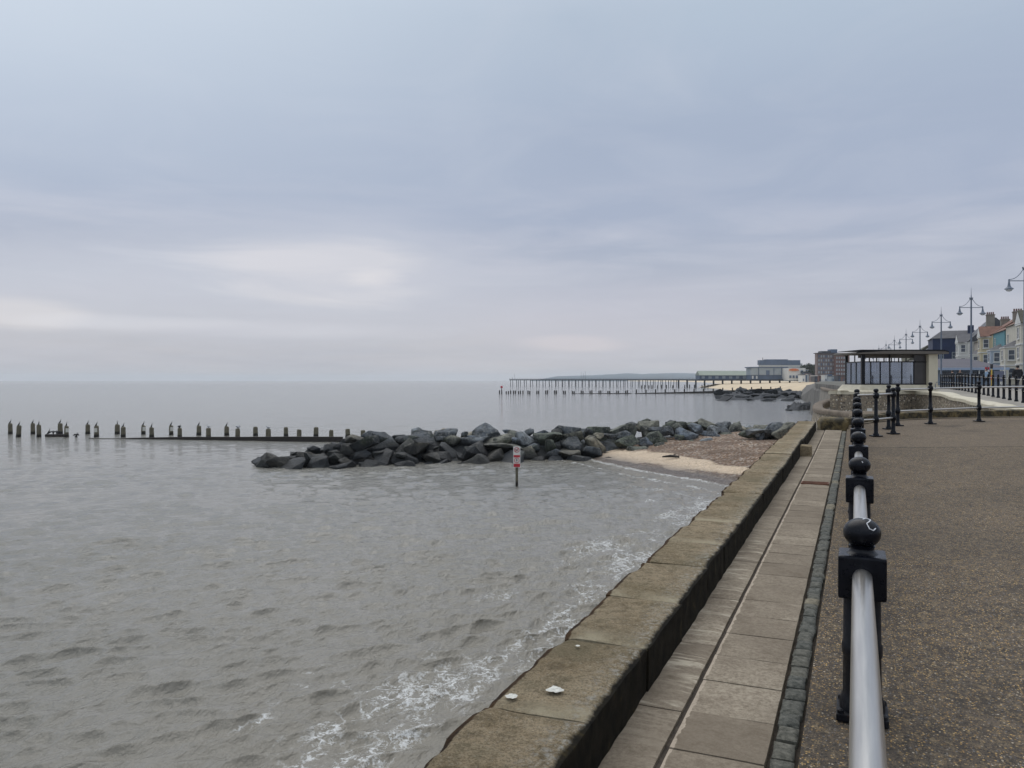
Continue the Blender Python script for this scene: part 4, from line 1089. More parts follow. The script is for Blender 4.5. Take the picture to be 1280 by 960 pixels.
# ------------------------------------------------------------------ seafront shelter
def shelter():
    Y0 = 50.6
    def P(u, v, dY=0): return W(u, v, Y0+dY)
    o0 = P(1049, 488); ux = (P(1158, 488)-P(1056, 488)).normalized(); uy = Vector((-ux.y, ux.x, 0))
    base = Vector((P(1077.5, 480.8).x, P(1077.5, 480.8).y, 0)); s = Y0/F
    rz = math.atan2(ux.y, ux.x)
    def L(x, y, z): return base+ux*x+uy*y+Vector((0, 0, z))
    zf = CAMZ-.30; zr = CAMZ+(475-443)*s       # panel foot, roof underside
    WD = (1158-1077.5)*s; DP = 2.6
    t = thing('seafront_shelter', (base.x, base.y, CAMZ-.72), 'flat roofed seafront shelter with tall grey glass panels and a cream end pier', 'shelter')
    def lb(bm, x0, x1, y0, y1, z0, z1, bev=0):
        box(bm, L((x0+x1)/2, (y0+y1)/2, (z0+z1)/2), (x1-x0, y1-y0, z1-z0), rz, bev)
    bm = B()   # flared plinth
    prof = [(-.42, CAMZ-.70), (-.04, zf-.01), (DP+.3, zf-.01), (DP+.3, CAMZ-.7)]
    q0 = [bm.verts.new(L(-.06-(.35 if z < zf-.1 else 0), y, z)) for y, z in prof]; q1 = [bm.verts.new(L(WD+.66, y, z)) for y, z in prof]
    for k in range(4): bm.faces.new((q0[k], q0[(k+1) % 4], q1[(k+1) % 4], q1[k]))
    bm.faces.new(q0[::-1]); bm.faces.new(q1); obj('plinth', bm, M['cream'], t)
    bm = B()
    pr = [(-.62, zr+.10), (-.4, zr+.16), (1.2, zr+.26), (WD*.55, zr+.28), (WD+.9, zr+.24), (WD+1.15, zr+.17)]
    lo = [(x, zr+(.0 if 0 < x < WD else .06)) for x, z in pr]
    for ya, yb in ((-.55, DP+.5),):
        A = [bm.verts.new(L(x, ya, z)) for x, z in pr]; A2 = [bm.verts.new(L(x, yb, z)) for x, z in pr]
        Bq = [bm.verts.new(L(x, ya, zr-.0+.02)) for x, z in pr]; B2 = [bm.verts.new(L(x, yb, zr+.02)) for x, z in pr]
        n = len(pr)
        for k in range(n-1):
            bm.faces.new((A[k], A[k+1], A2[k+1], A2[k])); bm.faces.new((Bq[k], B2[k], B2[k+1], Bq[k+1])); bm.faces.new((Bq[k], Bq[k+1], A[k+1], A[k])); bm.faces.new((B2[k], A2[k], A2[k+1], B2[k+1]))
        bm.faces.new((A[0], A2[0], B2[0], Bq[0])); bm.faces.new((A[-1], Bq[-1], B2[-1], A2[-1]))
    rf = obj('roof', bm, M['soffit'], t)
    bm = B(); 
    for k in range(len(pr)-1):
        a, b = pr[k], pr[k+1]
        for y in (-.57,): poly3(bm, [L(a[0], y, a[1]-.05), L(b[0], y, b[1]-.05), L(b[0], y, b[1]+.015), L(a[0], y, a[1]+.015)])
    lb(bm, -.3, WD+.9, -.5, DP+.4, zr+.262, zr+.29)
    obj('roof_edge', bm, M['black'], rf)
    bm = B(); lb(bm, -.02, WD, .3, .55, zr-.22, zr+.01); obj('beam', bm, M['soffit'], t)
    H = zr-zf
    def fx(u): return (u-1077.5)*s
    zt = CAMZ+(475-452.3)*s
    cuts = [1080.0, 1088.7, 1100.5, 1112.5, 1127.5, 1142.5]
    for a, b in zip(cuts, cuts[1:]):
        bm = B(); lb(bm, fx(a)+.05, fx(b)-.04, .03, .05, zf+.06, zt-.03); obj('glass_panel', bm, M['glass'], t)
    for a in cuts:
        w = .055; bm = B(); lb(bm, fx(a)-w/2, fx(a)+w/2, -.0, .08, zf, zt+.02); obj('mullion', bm, M['black'], t)
    ss = [.12, .92, 1.72, DP-.05]
    for a, b in zip(ss, ss[1:]):
        bm = B(); lb(bm, .03, .05, a+.05, b-.04, zf+.06, zt-.03); obj('glass_panel', bm, M['glass'], t)
    for a in ss[1:]:
        bm = B(); lb(bm, 0, .08, a-.03, a+.03, zf, zt+.02); obj('mullion', bm, M['black'], t)
    for z in (zf+.03, zt):
        bm = B(); lb(bm, 0, fx(1158), -.012, .09, z-.035, z+.035); obj('transom', bm, M['black'], t)
        bm = B(); lb(bm, -.012, .085, .1, DP, z-.035, z+.035); obj('transom', bm, M['black'], t)
    for x, y, w in ((0, DP-.15, .15), (-.01, -.02, .20), (fx(1113)-.04, .1, .08), (fx(1144), .1, .1)):
        bm = B(); lb(bm, x, x+w, y, y+w, zf, zr); obj('column', bm, M['black'], t)
    bm = B(); lb(bm, fx(1143), fx(1158), .04, .1, zt+.05, zr); obj('fascia_panel', bm, M['darkpanel'], t)
    bm = B(); lb(bm, fx(1143.2), fx(1158), .02, .09, zf+.06, zt-.04); obj('dark_panel', bm, M['darkpanel'], t)
    bm = B(); lb(bm, fx(1158), fx(1169.3), -.3, 1.4, CAMZ-.72, zr, .01); obj('end_pier', bm, M['cream'], t)
    # inside bench, rear posts and rear glazing
    bm = B(); lb(bm, .8, WD-.5, 1.3, 1.75, zf+.38, zf+.45); lb(bm, .8, WD-.5, 1.62, 1.66, zf+.45, zf+.85)
    for x in (1, 2.0, 3.2): lb(bm, x, x+.08, 1.35, 1.7, zf, zf+.38)
    obj('bench', bm, M['darkpanel'], t)
    for x in np.linspace(.1, WD-.1, 9):
        bm = B(); lb(bm, x-.03, x+.03, DP-.2, DP-.14, zf, zr); obj('rear_mullion', bm, M['black'], t)
    bm = B(); lb(bm, .1, WD-.1, DP-.19, DP-.17, zf+.05, zt); obj('rear_glazing', bm, M['glass'], t)
    bm = B(); h0 = L(fx(1164.5), -.45, CAMZ-.62); tube(bm, [h0, h0+Vector((0, 0, .35)), h0+ux*.08+Vector((0, 0, .48)), h0+ux*.25+Vector((0, 0, .5)), h0+ux*.32+Vector((0, 0, .42))], .02, 8)
    obj('grab_rail', bm, M['lamp'], t)
    bm = B(); p = W(1087, 512.5, 47.4); box(bm, p, (.32, .03, .2), rz, .004)
    o = obj('wall_plate', bm, M['white'], None, loc=p); tag(o, 'small pale notice plate fixed low on the flint bastion wall', 'notice')
shelter()

# ------------------------------------------------------------------ black bar fence on the upper promenade
def bar_fence():
    t = thing('post_fence', (6.55, 40, UZ(40)), 'long row of thick black posts with thin rails edging the upper promenade', 'fence')
    ys = [36.2+1.62*k for k in range(0, 25)]
    for y in ys:
        h = 1.14; z = UZ(y)
        bm = B(); c = Vector((6.55, y, z)); lathe(bm, [(.085,.0),(.085,.06),(.062,.1),(.060,.5),(.070,.52),(.070,.58),(.056,.6),(.052,1.0),(.066,1.02),(.066,1.06),(.035,1.08),(.055,1.12),(.04,1.17),(.01,1.19)], c, 12)
        obj('post', bm, M['black'], t, 40)
    for h in (1.0, .5):
        bm = B(); tube(bm, [(6.55, y, UZ(y)+h) for y in ys], .016, 8); obj('rail', bm, M['steel'], t, 40)
bar_fence()

def small_things():
    y = 12.9; z = prom_z(y); bm = B(); box(bm, (-.575, y, z+.006), (.40, .26, .02), 0, .003)
    for k in range(7): box(bm, (-.575, y-.10+k*.033, z+.018), (.36, .012, .006))
    o = obj('drain_cover', bm, M['rust'], None, loc=(-.575, y, z)); tag(o, 'rusty brown drain cover set across the narrow paving slabs', 'drain cover')
    p = W(838, 573, 54.5); bm = B(); tube(bm, [p+Vector((-.55, -.1, .1)), p+Vector((0, .05, .16)), p+Vector((.6, .12, .12))], .09, 7, rr=[.05, .1, .07]); tube(bm, [p+Vector((.1, .05, .16)), p+Vector((.3, .3, .3))], .03, 5)
    o = obj('driftwood', bm, M['ironwood'], None, loc=p); tag(o, 'short dark piece of driftwood lying on the pale sand', 'driftwood')
small_things()
# ------------------------------------------------------------------ street lamps
def lamps():
    A = 7.05; LG = 'ornate double street lamps along the seafront'
    g0 = CAMZ-.66; H = CAMZ+A-g0            # arm height above ground
    t = thing('street_lamp', (0, 0, 0), 'x', 'street lamp', LG)
    bm = B(); lathe(bm, [(.15,.0),(.15,.9),(.11,1.0),(.095,1.1),(.075,H-.2),(.06,H+.9),(.075,H+.95),(.05,H+1.0),(.025,H+1.3),(.008,H+1.95)], (0, 0, 0), 12); obj('pole', bm, M['lamp'], t, 40)
    bm = B(); tube(bm, [(-1.12, 0, H), (1.12, 0, H)], .032, 8)
    for s in (-1, 1):
        pts = []
        for k in range(13):
            a = k/12; pts.append((s*(.07+1.05*a**1.0), 0, H+.10+.80*(1-a)**2.3))
        tube(bm, pts, .024, 8); tube(bm, [(s*.1, 0, H+.75), (s*.16, 0, H+.98)], .04, 8)
    obj('arm', bm, M['lamp'], t, 40)
    for s in (-1, 1):
        bm = B(); c = (s*1.12, 0, H); lathe(bm, [(.03,.12),(.055,.08),(.055,-.1),(.075,-.2),(.10,-.36),(.16,-.46),(.29,-.56),(.29,-.60)][::-1], c, 16); ln = obj('lantern', bm, M['lamp'], t, 40)
        bm = B(); lathe(bm, [(.06,-.76),(.15,-.73),(.21,-.66),(.23,-.602)], c, 16); obj('bowl', bm, M['lampglass'], ln, True)
    hs = [124, 90.6, 72, 59.5, 50.5, 44, 39, 35, 31.8, 29.1]; us = [1281, 1214, 1176.5, 1150, 1132.6, 1118, 1107.5, 1098.6, 1092, 1086.5]
    lb = ['nearest double street lamp, cut off by the right edge', 'tall double street lamp rising in front of the terrace gable', 'double street lamp standing just right of the shelter roof end',
          'double street lamp above the right half of the shelter roof', 'fifth nearest double street lamp above the shelter roof', 'sixth nearest double street lamp above the shelter roof', 'seventh nearest double street lamp above the shelter roof',
          'eighth nearest double street lamp above the shelter roof', 'ninth nearest double street lamp above the shelter roof', 'most distant double street lamp above the shelter roof']
    for i, (h, u) in enumerate(zip(hs, us)):
        Y = A*F/h; p = W(u, 475, Y); p.z = g0
        if i == 0: t.location = p; t.rotation_euler = (0, 0, TH); t['label'] = lb[0]
        else: dup(t, p, TH, 1, lb[i])
lamps()

# ------------------------------------------------------------------ houses of the seafront terrace
def gable_roof(bm, x0, x1, y0, y1, ze, zr, axis='y', over=.25):
    x0 -= over; x1 += over; y0 -= over*.5; y1 += over*.5
    if axis == 'y': xm = (x0+x1)/2; P = [(x0, y0, ze), (x1, y0, ze), (xm, y0, zr), (x0, y1, ze), (x1, y1, ze), (xm, y1, zr)]
    else: ym = (y0+y1)/2; P = [(x0, y0, ze), (x0, y1, ze), (x0, ym, zr), (x1, y0, ze), (x1, y1, ze), (x1, ym, zr)]
    v = [bm.verts.new(p) for p in P]
    for f in ((0, 1, 2), (3, 5, 4), (0, 2, 5, 3), (1, 4, 5, 2), (0, 3, 4, 1)): bm.faces.new([v[k] for k in f])
def sash(parent, c, w, h, facing, frame=M['white'], arch=False):
    """window: frame with pane and bars on a wall, facing = angle of the outward normal"""
    c = Vector(c); n = Vector((math.cos(facing), math.sin(facing), 0)); rz = facing+math.pi/2; s = Vector((-n.y, n.x, 0))
    bm = B(); f = .09
    box(bm, c+n*.03+s*(w/2-f/2), (f, .1, h), rz); box(bm, c+n*.03-s*(w/2-f/2), (f, .1, h), rz)
    for z in (h/2-f/2, 0, -h/2+f/2): box(bm, c+n*.03+Vector((0, 0, z)), (w-2*f, .1, f if z else .06), rz)
    box(bm, c+n*.06+Vector((0, 0, -h/2-.07)), (w+.2, .2, .12), rz)
    fr_ = obj('window', bm, frame, parent)
    bm = B(); box(bm, c+n*.01, (w-.1, .03, h-.1), rz); obj('pane', bm, M['glassdark'], fr_)
HM = {}
def pm(name, c):
    if name not in HM: HM[name] = mat(name, c, .7, .10, .9)
    return HM[name]
GH = 'painted terrace houses on the seafront'
def house(y0, y1, x0, ze, zr, wall, roofm, label, trim=None, bayh=3, chim=1, gable=True, baymat=None, bayroof='gable', dp=9.0, front=(.0, .0), ground=5.35):
    t = thing('terrace_house', (x0, y0, ground), label, 'house', GH)
    trim = trim or M['white']; baymat = baymat or wall
    bm = B(); bx(bm, x0, x0+dp, y0, y1, ground, ze); obj('wall', bm, wall, t)
    bm = B(); gable_roof(bm, x0, x0+dp, y0, y1, ze+.003, zr, 'y'); rf = obj('roof', bm, roofm, t)
    bm = B(); prism(bm, [(x0+.3, y0+.01), (x0+dp-.3, y0+.01), (x0+dp-.3, y0+.02), (x0+.3, y0+.02)], ze-.3, ze-.002)
    bm.free()
    if chim:
        xm = x0+dp*.40
        bm = B(); bx(bm, xm-.7, xm+.7, y0-.35, y0+.45, ze+.6, zr+.6); bx(bm, xm-.8, xm+.8, y0-.43, y0+.53, zr+.4, zr+.52)
        c = obj('chimney', bm, M['concrete'] if chim == 1 else M['brick'], rf)
        bm = B()
        for k in range(4): lathe(bm, [(.14, 0), (.12, .45)], (xm-.5+.33*k, y0+.05, zr+.6), 8)
        obj('chimney_pot', bm, M['brick'], c)
    # canted bay
    w = y1-y0; a0, a1 = y0+w*.12, y0+w*.62; pj = 1.55; ztop = ground+.2+2.65*bayh
    poly = [(x0+.01, a0), (x0-pj, a0+.9), (x0-pj, a1-.9), (x0+.01, a1)]
    bm = B(); prism(bm, poly, ground, min(ztop, ze-.02)); by = obj('bay', bm, baymat, t)
    zt = min(ztop, ze-.02)
    for k in range(1, bayh+1):
        z = ground+.2+2.65*k
        if z > zt+.1: break
        bm = B(); prism(bm, [(x0+.012, a0-.12), (x0-pj-.12, a0+.84), (x0-pj-.12, a1-.84), (x0+.012, a1+.12)], z-.16, z+.02); obj('ledge', bm, trim, by)
    bm = B()
    if bayroof == 'gable': 
        gable_roof(bm, x0-pj+.1, x0+2.5, a0+.2, a1-.2, zt+.03, zt+1.9, 'x', .2)
        obj('bay_roof', bm, roofm, by)
        bm = B(); ym = (a0+a1)/2
        poly3(bm, [(x0-pj-.13, a0+.5, zt+.06), (x0-pj-.13, a1-.5, zt+.06), (x0-pj-.13, ym, zt+1.7)]); obj('gable_board', bm, trim, by)
    else:
        v = [bm.verts.new(p) for p in ((x0+.02, a0-.1, zt+.03), (x0-pj-.15, a0+.8, zt+.03), (x0-pj-.15, a1-.8, zt+.03), (x0+.02, a1+.1, zt+.03), (x0+.02, (a0+a1)/2-.6, zt+1.0), (x0+.02, (a0+a1)/2+.6, zt+1.0))]
        for f in ((0, 1, 4), (1, 2, 5, 4), (2, 3, 5), (0, 4, 5, 3), (0, 3, 2, 1)): bm.faces.new([v[k] for k in f])
        obj('bay_roof', bm, M['slate'], by)
    ang = math.atan2(-pj, -.9)  # outward normal of the near cant
    for k in range(bayh):
        z = ground+.2+2.65*k+1.45
        if z+.8 > zt: break
        sash(by, (x0-pj/2, a0+.45, z), .95, 1.55, math.atan2(-1.55, -.9)*1.0)
        sash(by, (x0-pj, (a0+a1)/2, z), 1.3, 1.55, math.pi)
    for k in range(int((ze-ground)//2.65)):
        z = ground+.2+2.65*k+1.45
        if k: sash(t, (x0, y0+w*.82, z), 1.0, 1.5, math.pi)
        sash(t, (x0+2.4, y0, z), .9, 1.4, -math.pi/2)
    bm = B(); bx(bm, x0-.06, x0-.002, y0+w*.76, y0+w*.88, ground, ground+2.1); d = obj('door', bm, M['navy'], t)
    bm = B(); lathe(bm, [(.03, -.03), (.03, .03)], (x0-.09, y0+w*.86, ground+1.05), 8); obj('handle', bm, M['steel'], d)
    return t
cream_ = pm('cream_render', (.62,.58,.48)); white_ = pm('white_render', (.64,.63,.59)); yel = pm('pale_yellow_render', (.58,.50,.33)); teal = pm('teal_render', (.11,.29,.33)); lblue = pm('pale_blue_grey_render', (.36,.42,.49)); lilac = pm('lilac_grey_render', (.42,.42,.48)); mush = pm('mushroom_render', (.40,.36,.31))
house(120, 131, 21.6, 13.8, 15.8, cream_, M['mossroof'], 'cream terrace house at the right edge with grey mossy roof', chim=1, front=(0, 0))
house(131.6, 143.5, 21.5, 14.2, 16.3, cream_, M['mossroof'], 'cream terrace house with dark bay roof beside the blue one', bayh=2, bayroof='hip')
house(144, 155, 21.4, 13.8, 16.6, teal, M['tile'], 'teal and pale blue terrace house with brown tiled roof', baymat=lblue, bayh=2, bayroof='hip')
house(155.5, 166, 21.4, 13.8, 17.0, yel, M['tile'], 'pale yellow terrace house with brown roof next to the teal one', baymat=yel, bayh=3, chim=1)
house(166.5, 177, 21.2, 13.2, 16.5, mush, M['mossroof'], 'mushroom grey terrace house behind a tall chimney', baymat=white_, bayh=2, bayroof='hip')
house(177.5, 191, 20.4, 13.6, 18.2, white_, M['slate'], 'white terrace house with steep dark slate roof behind the second lamp', bayh=3, chim=1)
def navy():
    t = thing('navy_house', (15.5, 196, 5.35), 'dark navy clad building with grey roof beyond the terrace', 'building')
    bm = B(); bx(bm, 15.6, 26, 197, 209, 5.35, 15.2); obj('wall', bm, M['navy'], t)
    bm = B(); v = [bm.verts.new(p) for p in ((15.3, 196.7, 15.2), (26.3, 196.7, 15.2), (26.3, 209.3, 15.2), (15.3, 209.3, 15.2), (17.6, 199.5, 17.0), (24, 199.5, 17.0), (24, 206.5, 17.0), (17.6, 206.5, 17.0))]
    for f in ((0, 1, 5, 4), (1, 2, 6, 5), (2, 3, 7, 6), (3, 0, 4, 7), (4, 5, 6, 7), (3, 2, 1, 0)): bm.faces.new([v[k] for k in f])
    r_ = obj('roof', bm, M['slate'], t); bm = B(); bx(bm, 22.5, 23.6, 197.5, 198.6, 15.6, 18.0); obj('chimney', bm, M['navy'], r_)
    for x in (17.3, 19.8, 22.4):
        for z in (8.2, 11.4): sash(t, (x, 197, z), .9, 1.5, -math.pi/2, M['sheet'])
    for y in (199.5, 203, 206.5):
        for z in (8.2, 11.4): sash(t, (15.6, y, z), 1.1, 1.5, math.pi, M['sheet'])
navy()
house(212, 224, 15.6, 12.2, 15.2, white_, M['mossroof'], 'white gabled house just left of the navy building', bayh=2, chim=2)
house(226, 240, 15.0, 12.5, 15.8, white_, M['slate'], 'white terrace house with brick chimney half hidden by the shelter', bayh=2, chim=2, bayroof='hip')
house(243, 262, 13.5, 11.6, 15.6, mush, M['mossroof'], 'long roofed house showing above the shelter roof corner', bayh=2, chim=0)
def kiosk():
    y0, x0, x1, dp = 118, 8.2, 17.0, 9; z0 = CAMZ-.66; ze = 7.55; zr = 8.9
    t = thing('kiosk', (x0, y0, z0), 'low kiosk with dark hipped roof and pale blue grey walls behind the fence', 'kiosk')
    bm = B(); bx(bm, x0, x1, y0, y0+dp, z0, ze); obj('wall', bm, pm('blue_grey_kiosk', (.24,.30,.38)), t)
    bm = B(); v = [bm.verts.new(p) for p in ((x0-.9, y0-.9, ze), (x1+.9, y0-.9, ze), (x1+.9, y0+dp+.9, ze), (x0-.9, y0+dp+.9, ze), (x0+2, y0+dp/2, zr), (x1-3.0, y0+dp/2, zr))]
    for f in ((0, 1, 5, 4), (1, 2, 5), (2, 3, 4, 5), (3, 0, 4), (3, 2, 1, 0)): bm.faces.new([v[k] for k in f])
    obj('roof', bm, pm('purple_slate', (.10,.095,.115)), t)
    bm = B(); bx(bm, x0-.95, x1+.95, y0-.96, y0-.903, ze-.26, ze+.06); obj('fascia', bm, pm('pale_blue_fascia', (.36,.44,.56)), t)
    for x in (8.6, 10.4, 12.2, 14.0, 15.8):
        bm = B(); bx(bm, x, x+1.3, y0-.03, y0+.02, z0+.9, ze-.45); obj('window', bm, M['glassdark'], t)
    for x in (8.0, 10.2, 12.4, 14.6, 17.1):
        bm = B(); tube(bm, [(x, y0-.8, z0), (x, y0-.8, ze-.01)], .06, 8); obj('veranda_post', bm, M['white'], t)
kiosk()
def parasol(u, Y, m, label, w=1.1):
    p = W(u, 475, Y); z0 = UZ(p.y); t = thing('parasol', (p.x, p.y, z0), label, 'parasol', 'parasols by the kiosk')
    bm = B(); tube(bm, [(p.x, p.y, z0), (p.x, p.y, z0+2.1)], .03, 8); obj('pole', bm, M['white'], t)
    bm = B(); n = 8; top = bm.verts.new((p.x, p.y, z0+2.3)); hub = bm.verts.new((p.x, p.y, z0+2.22)); 
    a = [bm.verts.new((p.x+w*math.cos(k*math.pi/4), p.y+w*math.sin(k*math.pi/4), z0+1.85)) for k in range(n)]; b = [bm.verts.new(q.co+Vector((0, 0, -.22))) for q in a]
    for k in range(n): bm.faces.new((top, a[k], a[(k+1) % n])); bm.faces.new((a[k], b[k], b[(k+1) % n], a[(k+1) % n])); bm.faces.new((hub, b[(k+1) % n], b[k]))
    obj('canopy', bm, m, t)
parasol(1178.5, 108, M['bluecanvas'], 'blue parasol left of the yellow one by the kiosk', .75)
parasol(1195.5, 105, M['yellow'], 'yellow parasol in front of the kiosk', .95)
def misc():
    # hoarding, banner, signal post, white pole
    p = W(1243, 475, 96); q = W(1257, 475, 96); z = CAMZ-.7
    c = (p+q)/2; c.z = z+1.15; bm = B(); box(bm, c, ((q-p).length, .08, 1.3), TH+.0, .01)
    t = thing('hoarding', (c.x, c.y, z), 'slate grey hoarding panel in front of the pale blue house', 'hoarding'); obj('panel', bm, M['hoard'], t)
    bm = B()
    for e in (p, q): tube(bm, [(e.x, e.y, z), (e.x, e.y, z+1.85)], .05, 8)
    obj('leg', bm, M['lamp'], t)
    p = W(1234, 475, 88); z = CAMZ-.7; t = thing('pole_sign', (p.x, p.y, z), 'small red and white sign on a pole left of the grey hoarding', 'sign')
    bm = B(); tube(bm, [(p.x, p.y, z), (p.x, p.y, z+2.3)], .04, 8); obj('pole', bm, M['lamp'], t)
    bm = B(); box(bm, (p.x, p.y, z+2.0), (.5, .05, .28), TH); obj('red_board', bm, M['red'], t)
    bm = B(); box(bm, (p.x, p.y, z+1.72), (.5, .05, .2), TH); obj('white_board', bm, M['white'], t)
    p = W(1239.5, 475, 86); t = thing('signal_post', (p.x, p.y, z), 'dark signal head on a yellow and orange post beside the red sign', 'signal post')
    bm = B(); lathe(bm, [(.07, 0), (.07, 1.9)], (p.x, p.y, z), 10); obj('post', bm, M['yellow'], t)
    bm = B(); box(bm, (p.x, p.y, z+2.2), (.22, .2, .5), TH, .03); obj('signal_head', bm, M['signink'], t)
    bm = B(); lathe(bm, [(.09, .75), (.09, 1.25)], (p.x, p.y, z), 10); obj('orange_band', bm, M['orange'], t)
    p = W(1256, 475, 92); bm = B(); lathe(bm, [(.06, 0), (.05, 2.2), (.035, 3.0), (.07, 3.02), (.07, 3.12), (.01, 3.15)], (p.x, p.y, z), 10)
    o = obj('white_pole', bm, M['white'], None, 40, loc=(p.x, p.y, z)); tag(o, 'slim white pole at the right end of the grey hoarding', 'pole')
misc()

# ------------------------------------------------------------------ people
def person(u, Y, h, face, label, coat, stride=.12, wide=1.0, hood=False, z=None):
    p = W(u, 475, Y); z = UZ(p.y) if z is None else z; k = h/1.75
    t = thing('person', (p.x, p.y, z), label, 'person')
    V = [(0,0,.95),(0,0,1.12),(0,0,1.30),(0,0,1.45),(0,.01,1.53),(0,.03,1.66),(0,.02,1.76),
         (.19*wide,0,1.42),(.27*wide,-.02,1.15),(.22*wide,.10,.93),(.19*wide,.16,.88),
         (-.19*wide,0,1.42),(-.27*wide,-.02,1.15),(-.22*wide,.10,.93),(-.19*wide,.16,.88),
         (.10,stride*.2,.88),(.11,stride,.50),(.11,stride*1.2,.08),(.12,stride*1.2+.14,.04),
         (-.10,-stride*.2,.88),(-.11,-stride*.6,.50),(-.11,-stride*1.6,.09),(-.12,-stride*1.6+.14,.04)]
    E = [(0,1),(1,2),(2,3),(3,4),(4,5),(5,6),(3,7),(7,8),(8,9),(9,10),(3,11),(11,12),(12,13),(13,14),(0,15),(15,16),(16,17),(17,18),(0,19),(19,20),(20,21),(21,22)]
    Rr = [(.15,.11),(.14,.10),(.17,.11),(.12,.09),.055,(.085,.10),(.07,.08),.07,.052,.042,.04,.07,.052,.042,.04,.095,.065,.045,(.045,.03),.095,.065,.045,(.045,.03)]
    me = skin_prep([(a*k, b*k, c*k) for a, b, c in V], E, [tuple(x*k for x in q) if isinstance(q, tuple) else q*k for q in Rr], 2)
    def fix(me, mt): 
        me.transform(Matrix.Translation((p.x, p.y, z)) @ Matrix.Rotation(face, 4, 'Z')); me.materials.clear(); me.materials.append(mt); return me
    obj('body', fix(me, M['skin']), None, t, True)
    # coat with sleeves
    cv = [(0,0,.72),(0,0,.95),(0,0,1.15),(0,0,1.32),(0,0,1.47)]+[V[7],V[8],V[9],V[11],V[12],V[13]]
    ce = [(0,1),(1,2),(2,3),(3,4),(3,5),(5,6),(6,7),(3,8),(8,9),(9,10)]
    cr = [(.21*wide,.17),(.20*wide,.16),(.19*wide,.15),(.20*wide,.14),(.10,.09),.10,.078,.062,.10,.078,.062]
    me = skin_prep([(a*k, b*k, c*k) for a, b, c in cv], ce, [tuple(x*k for x in q) if isinstance(q, tuple) else q*k for q in cr], 2)
    obj('coat', fix(me, coat), None, t, True)
    tv = [(0,0,.93),(.10,stride*.2,.84),(.11,stride,.50),(.11,stride*1.2,.12),(-.10,-stride*.2,.84),(-.11,-stride*.6,.50),(-.11,-stride*1.6,.12)]
    me = skin_prep([(a*k, b*k, c*k) for a, b, c in tv], [(0,1),(1,2),(2,3),(0,4),(4,5),(5,6)], [(.17*k,.13*k),.115*k,.085*k,.075*k,.115*k,.085*k,.075*k], 2)
    obj('trousers', fix(me, M['denim']), None, t, True)
    hv = [(0,-.01,1.58),(0,-.02,1.68),(0,-.01,1.77)] ; q = .03 if hood else .0
    me = skin_prep([(a*k, b*k, c*k) for a, b, c in hv], [(0,1),(1,2)], [((.075+q)*k,(.085+q)*k),((.098+q)*k,(.108+q)*k),((.072+q)*k,(.08+q)*k)], 2)
    obj('hood' if hood else 'hair', fix(me, coat if hood else M['hair']), None, t, True)

person(1272, 60, 1.78, TH, 'person in a bulky black hooded coat seen from behind at the fence', M['cloth_black'], .14, 1.35, True)
person(1200, 82, 1.70, TH+2.6, 'person in dark clothes standing behind the fence in front of the kiosk', M['cloth_black'], .05, 1.1)
person(1190.5, 80, 1.62, TH+.4, 'person in a dark coat at the fence under the yellow parasol', M['cloth_black'], .1, 1.2)
person(1233, 76, 1.72, TH+1.2, 'person in a pale blue top walking behind the fence', M['cloth_blue'], .16, .95)

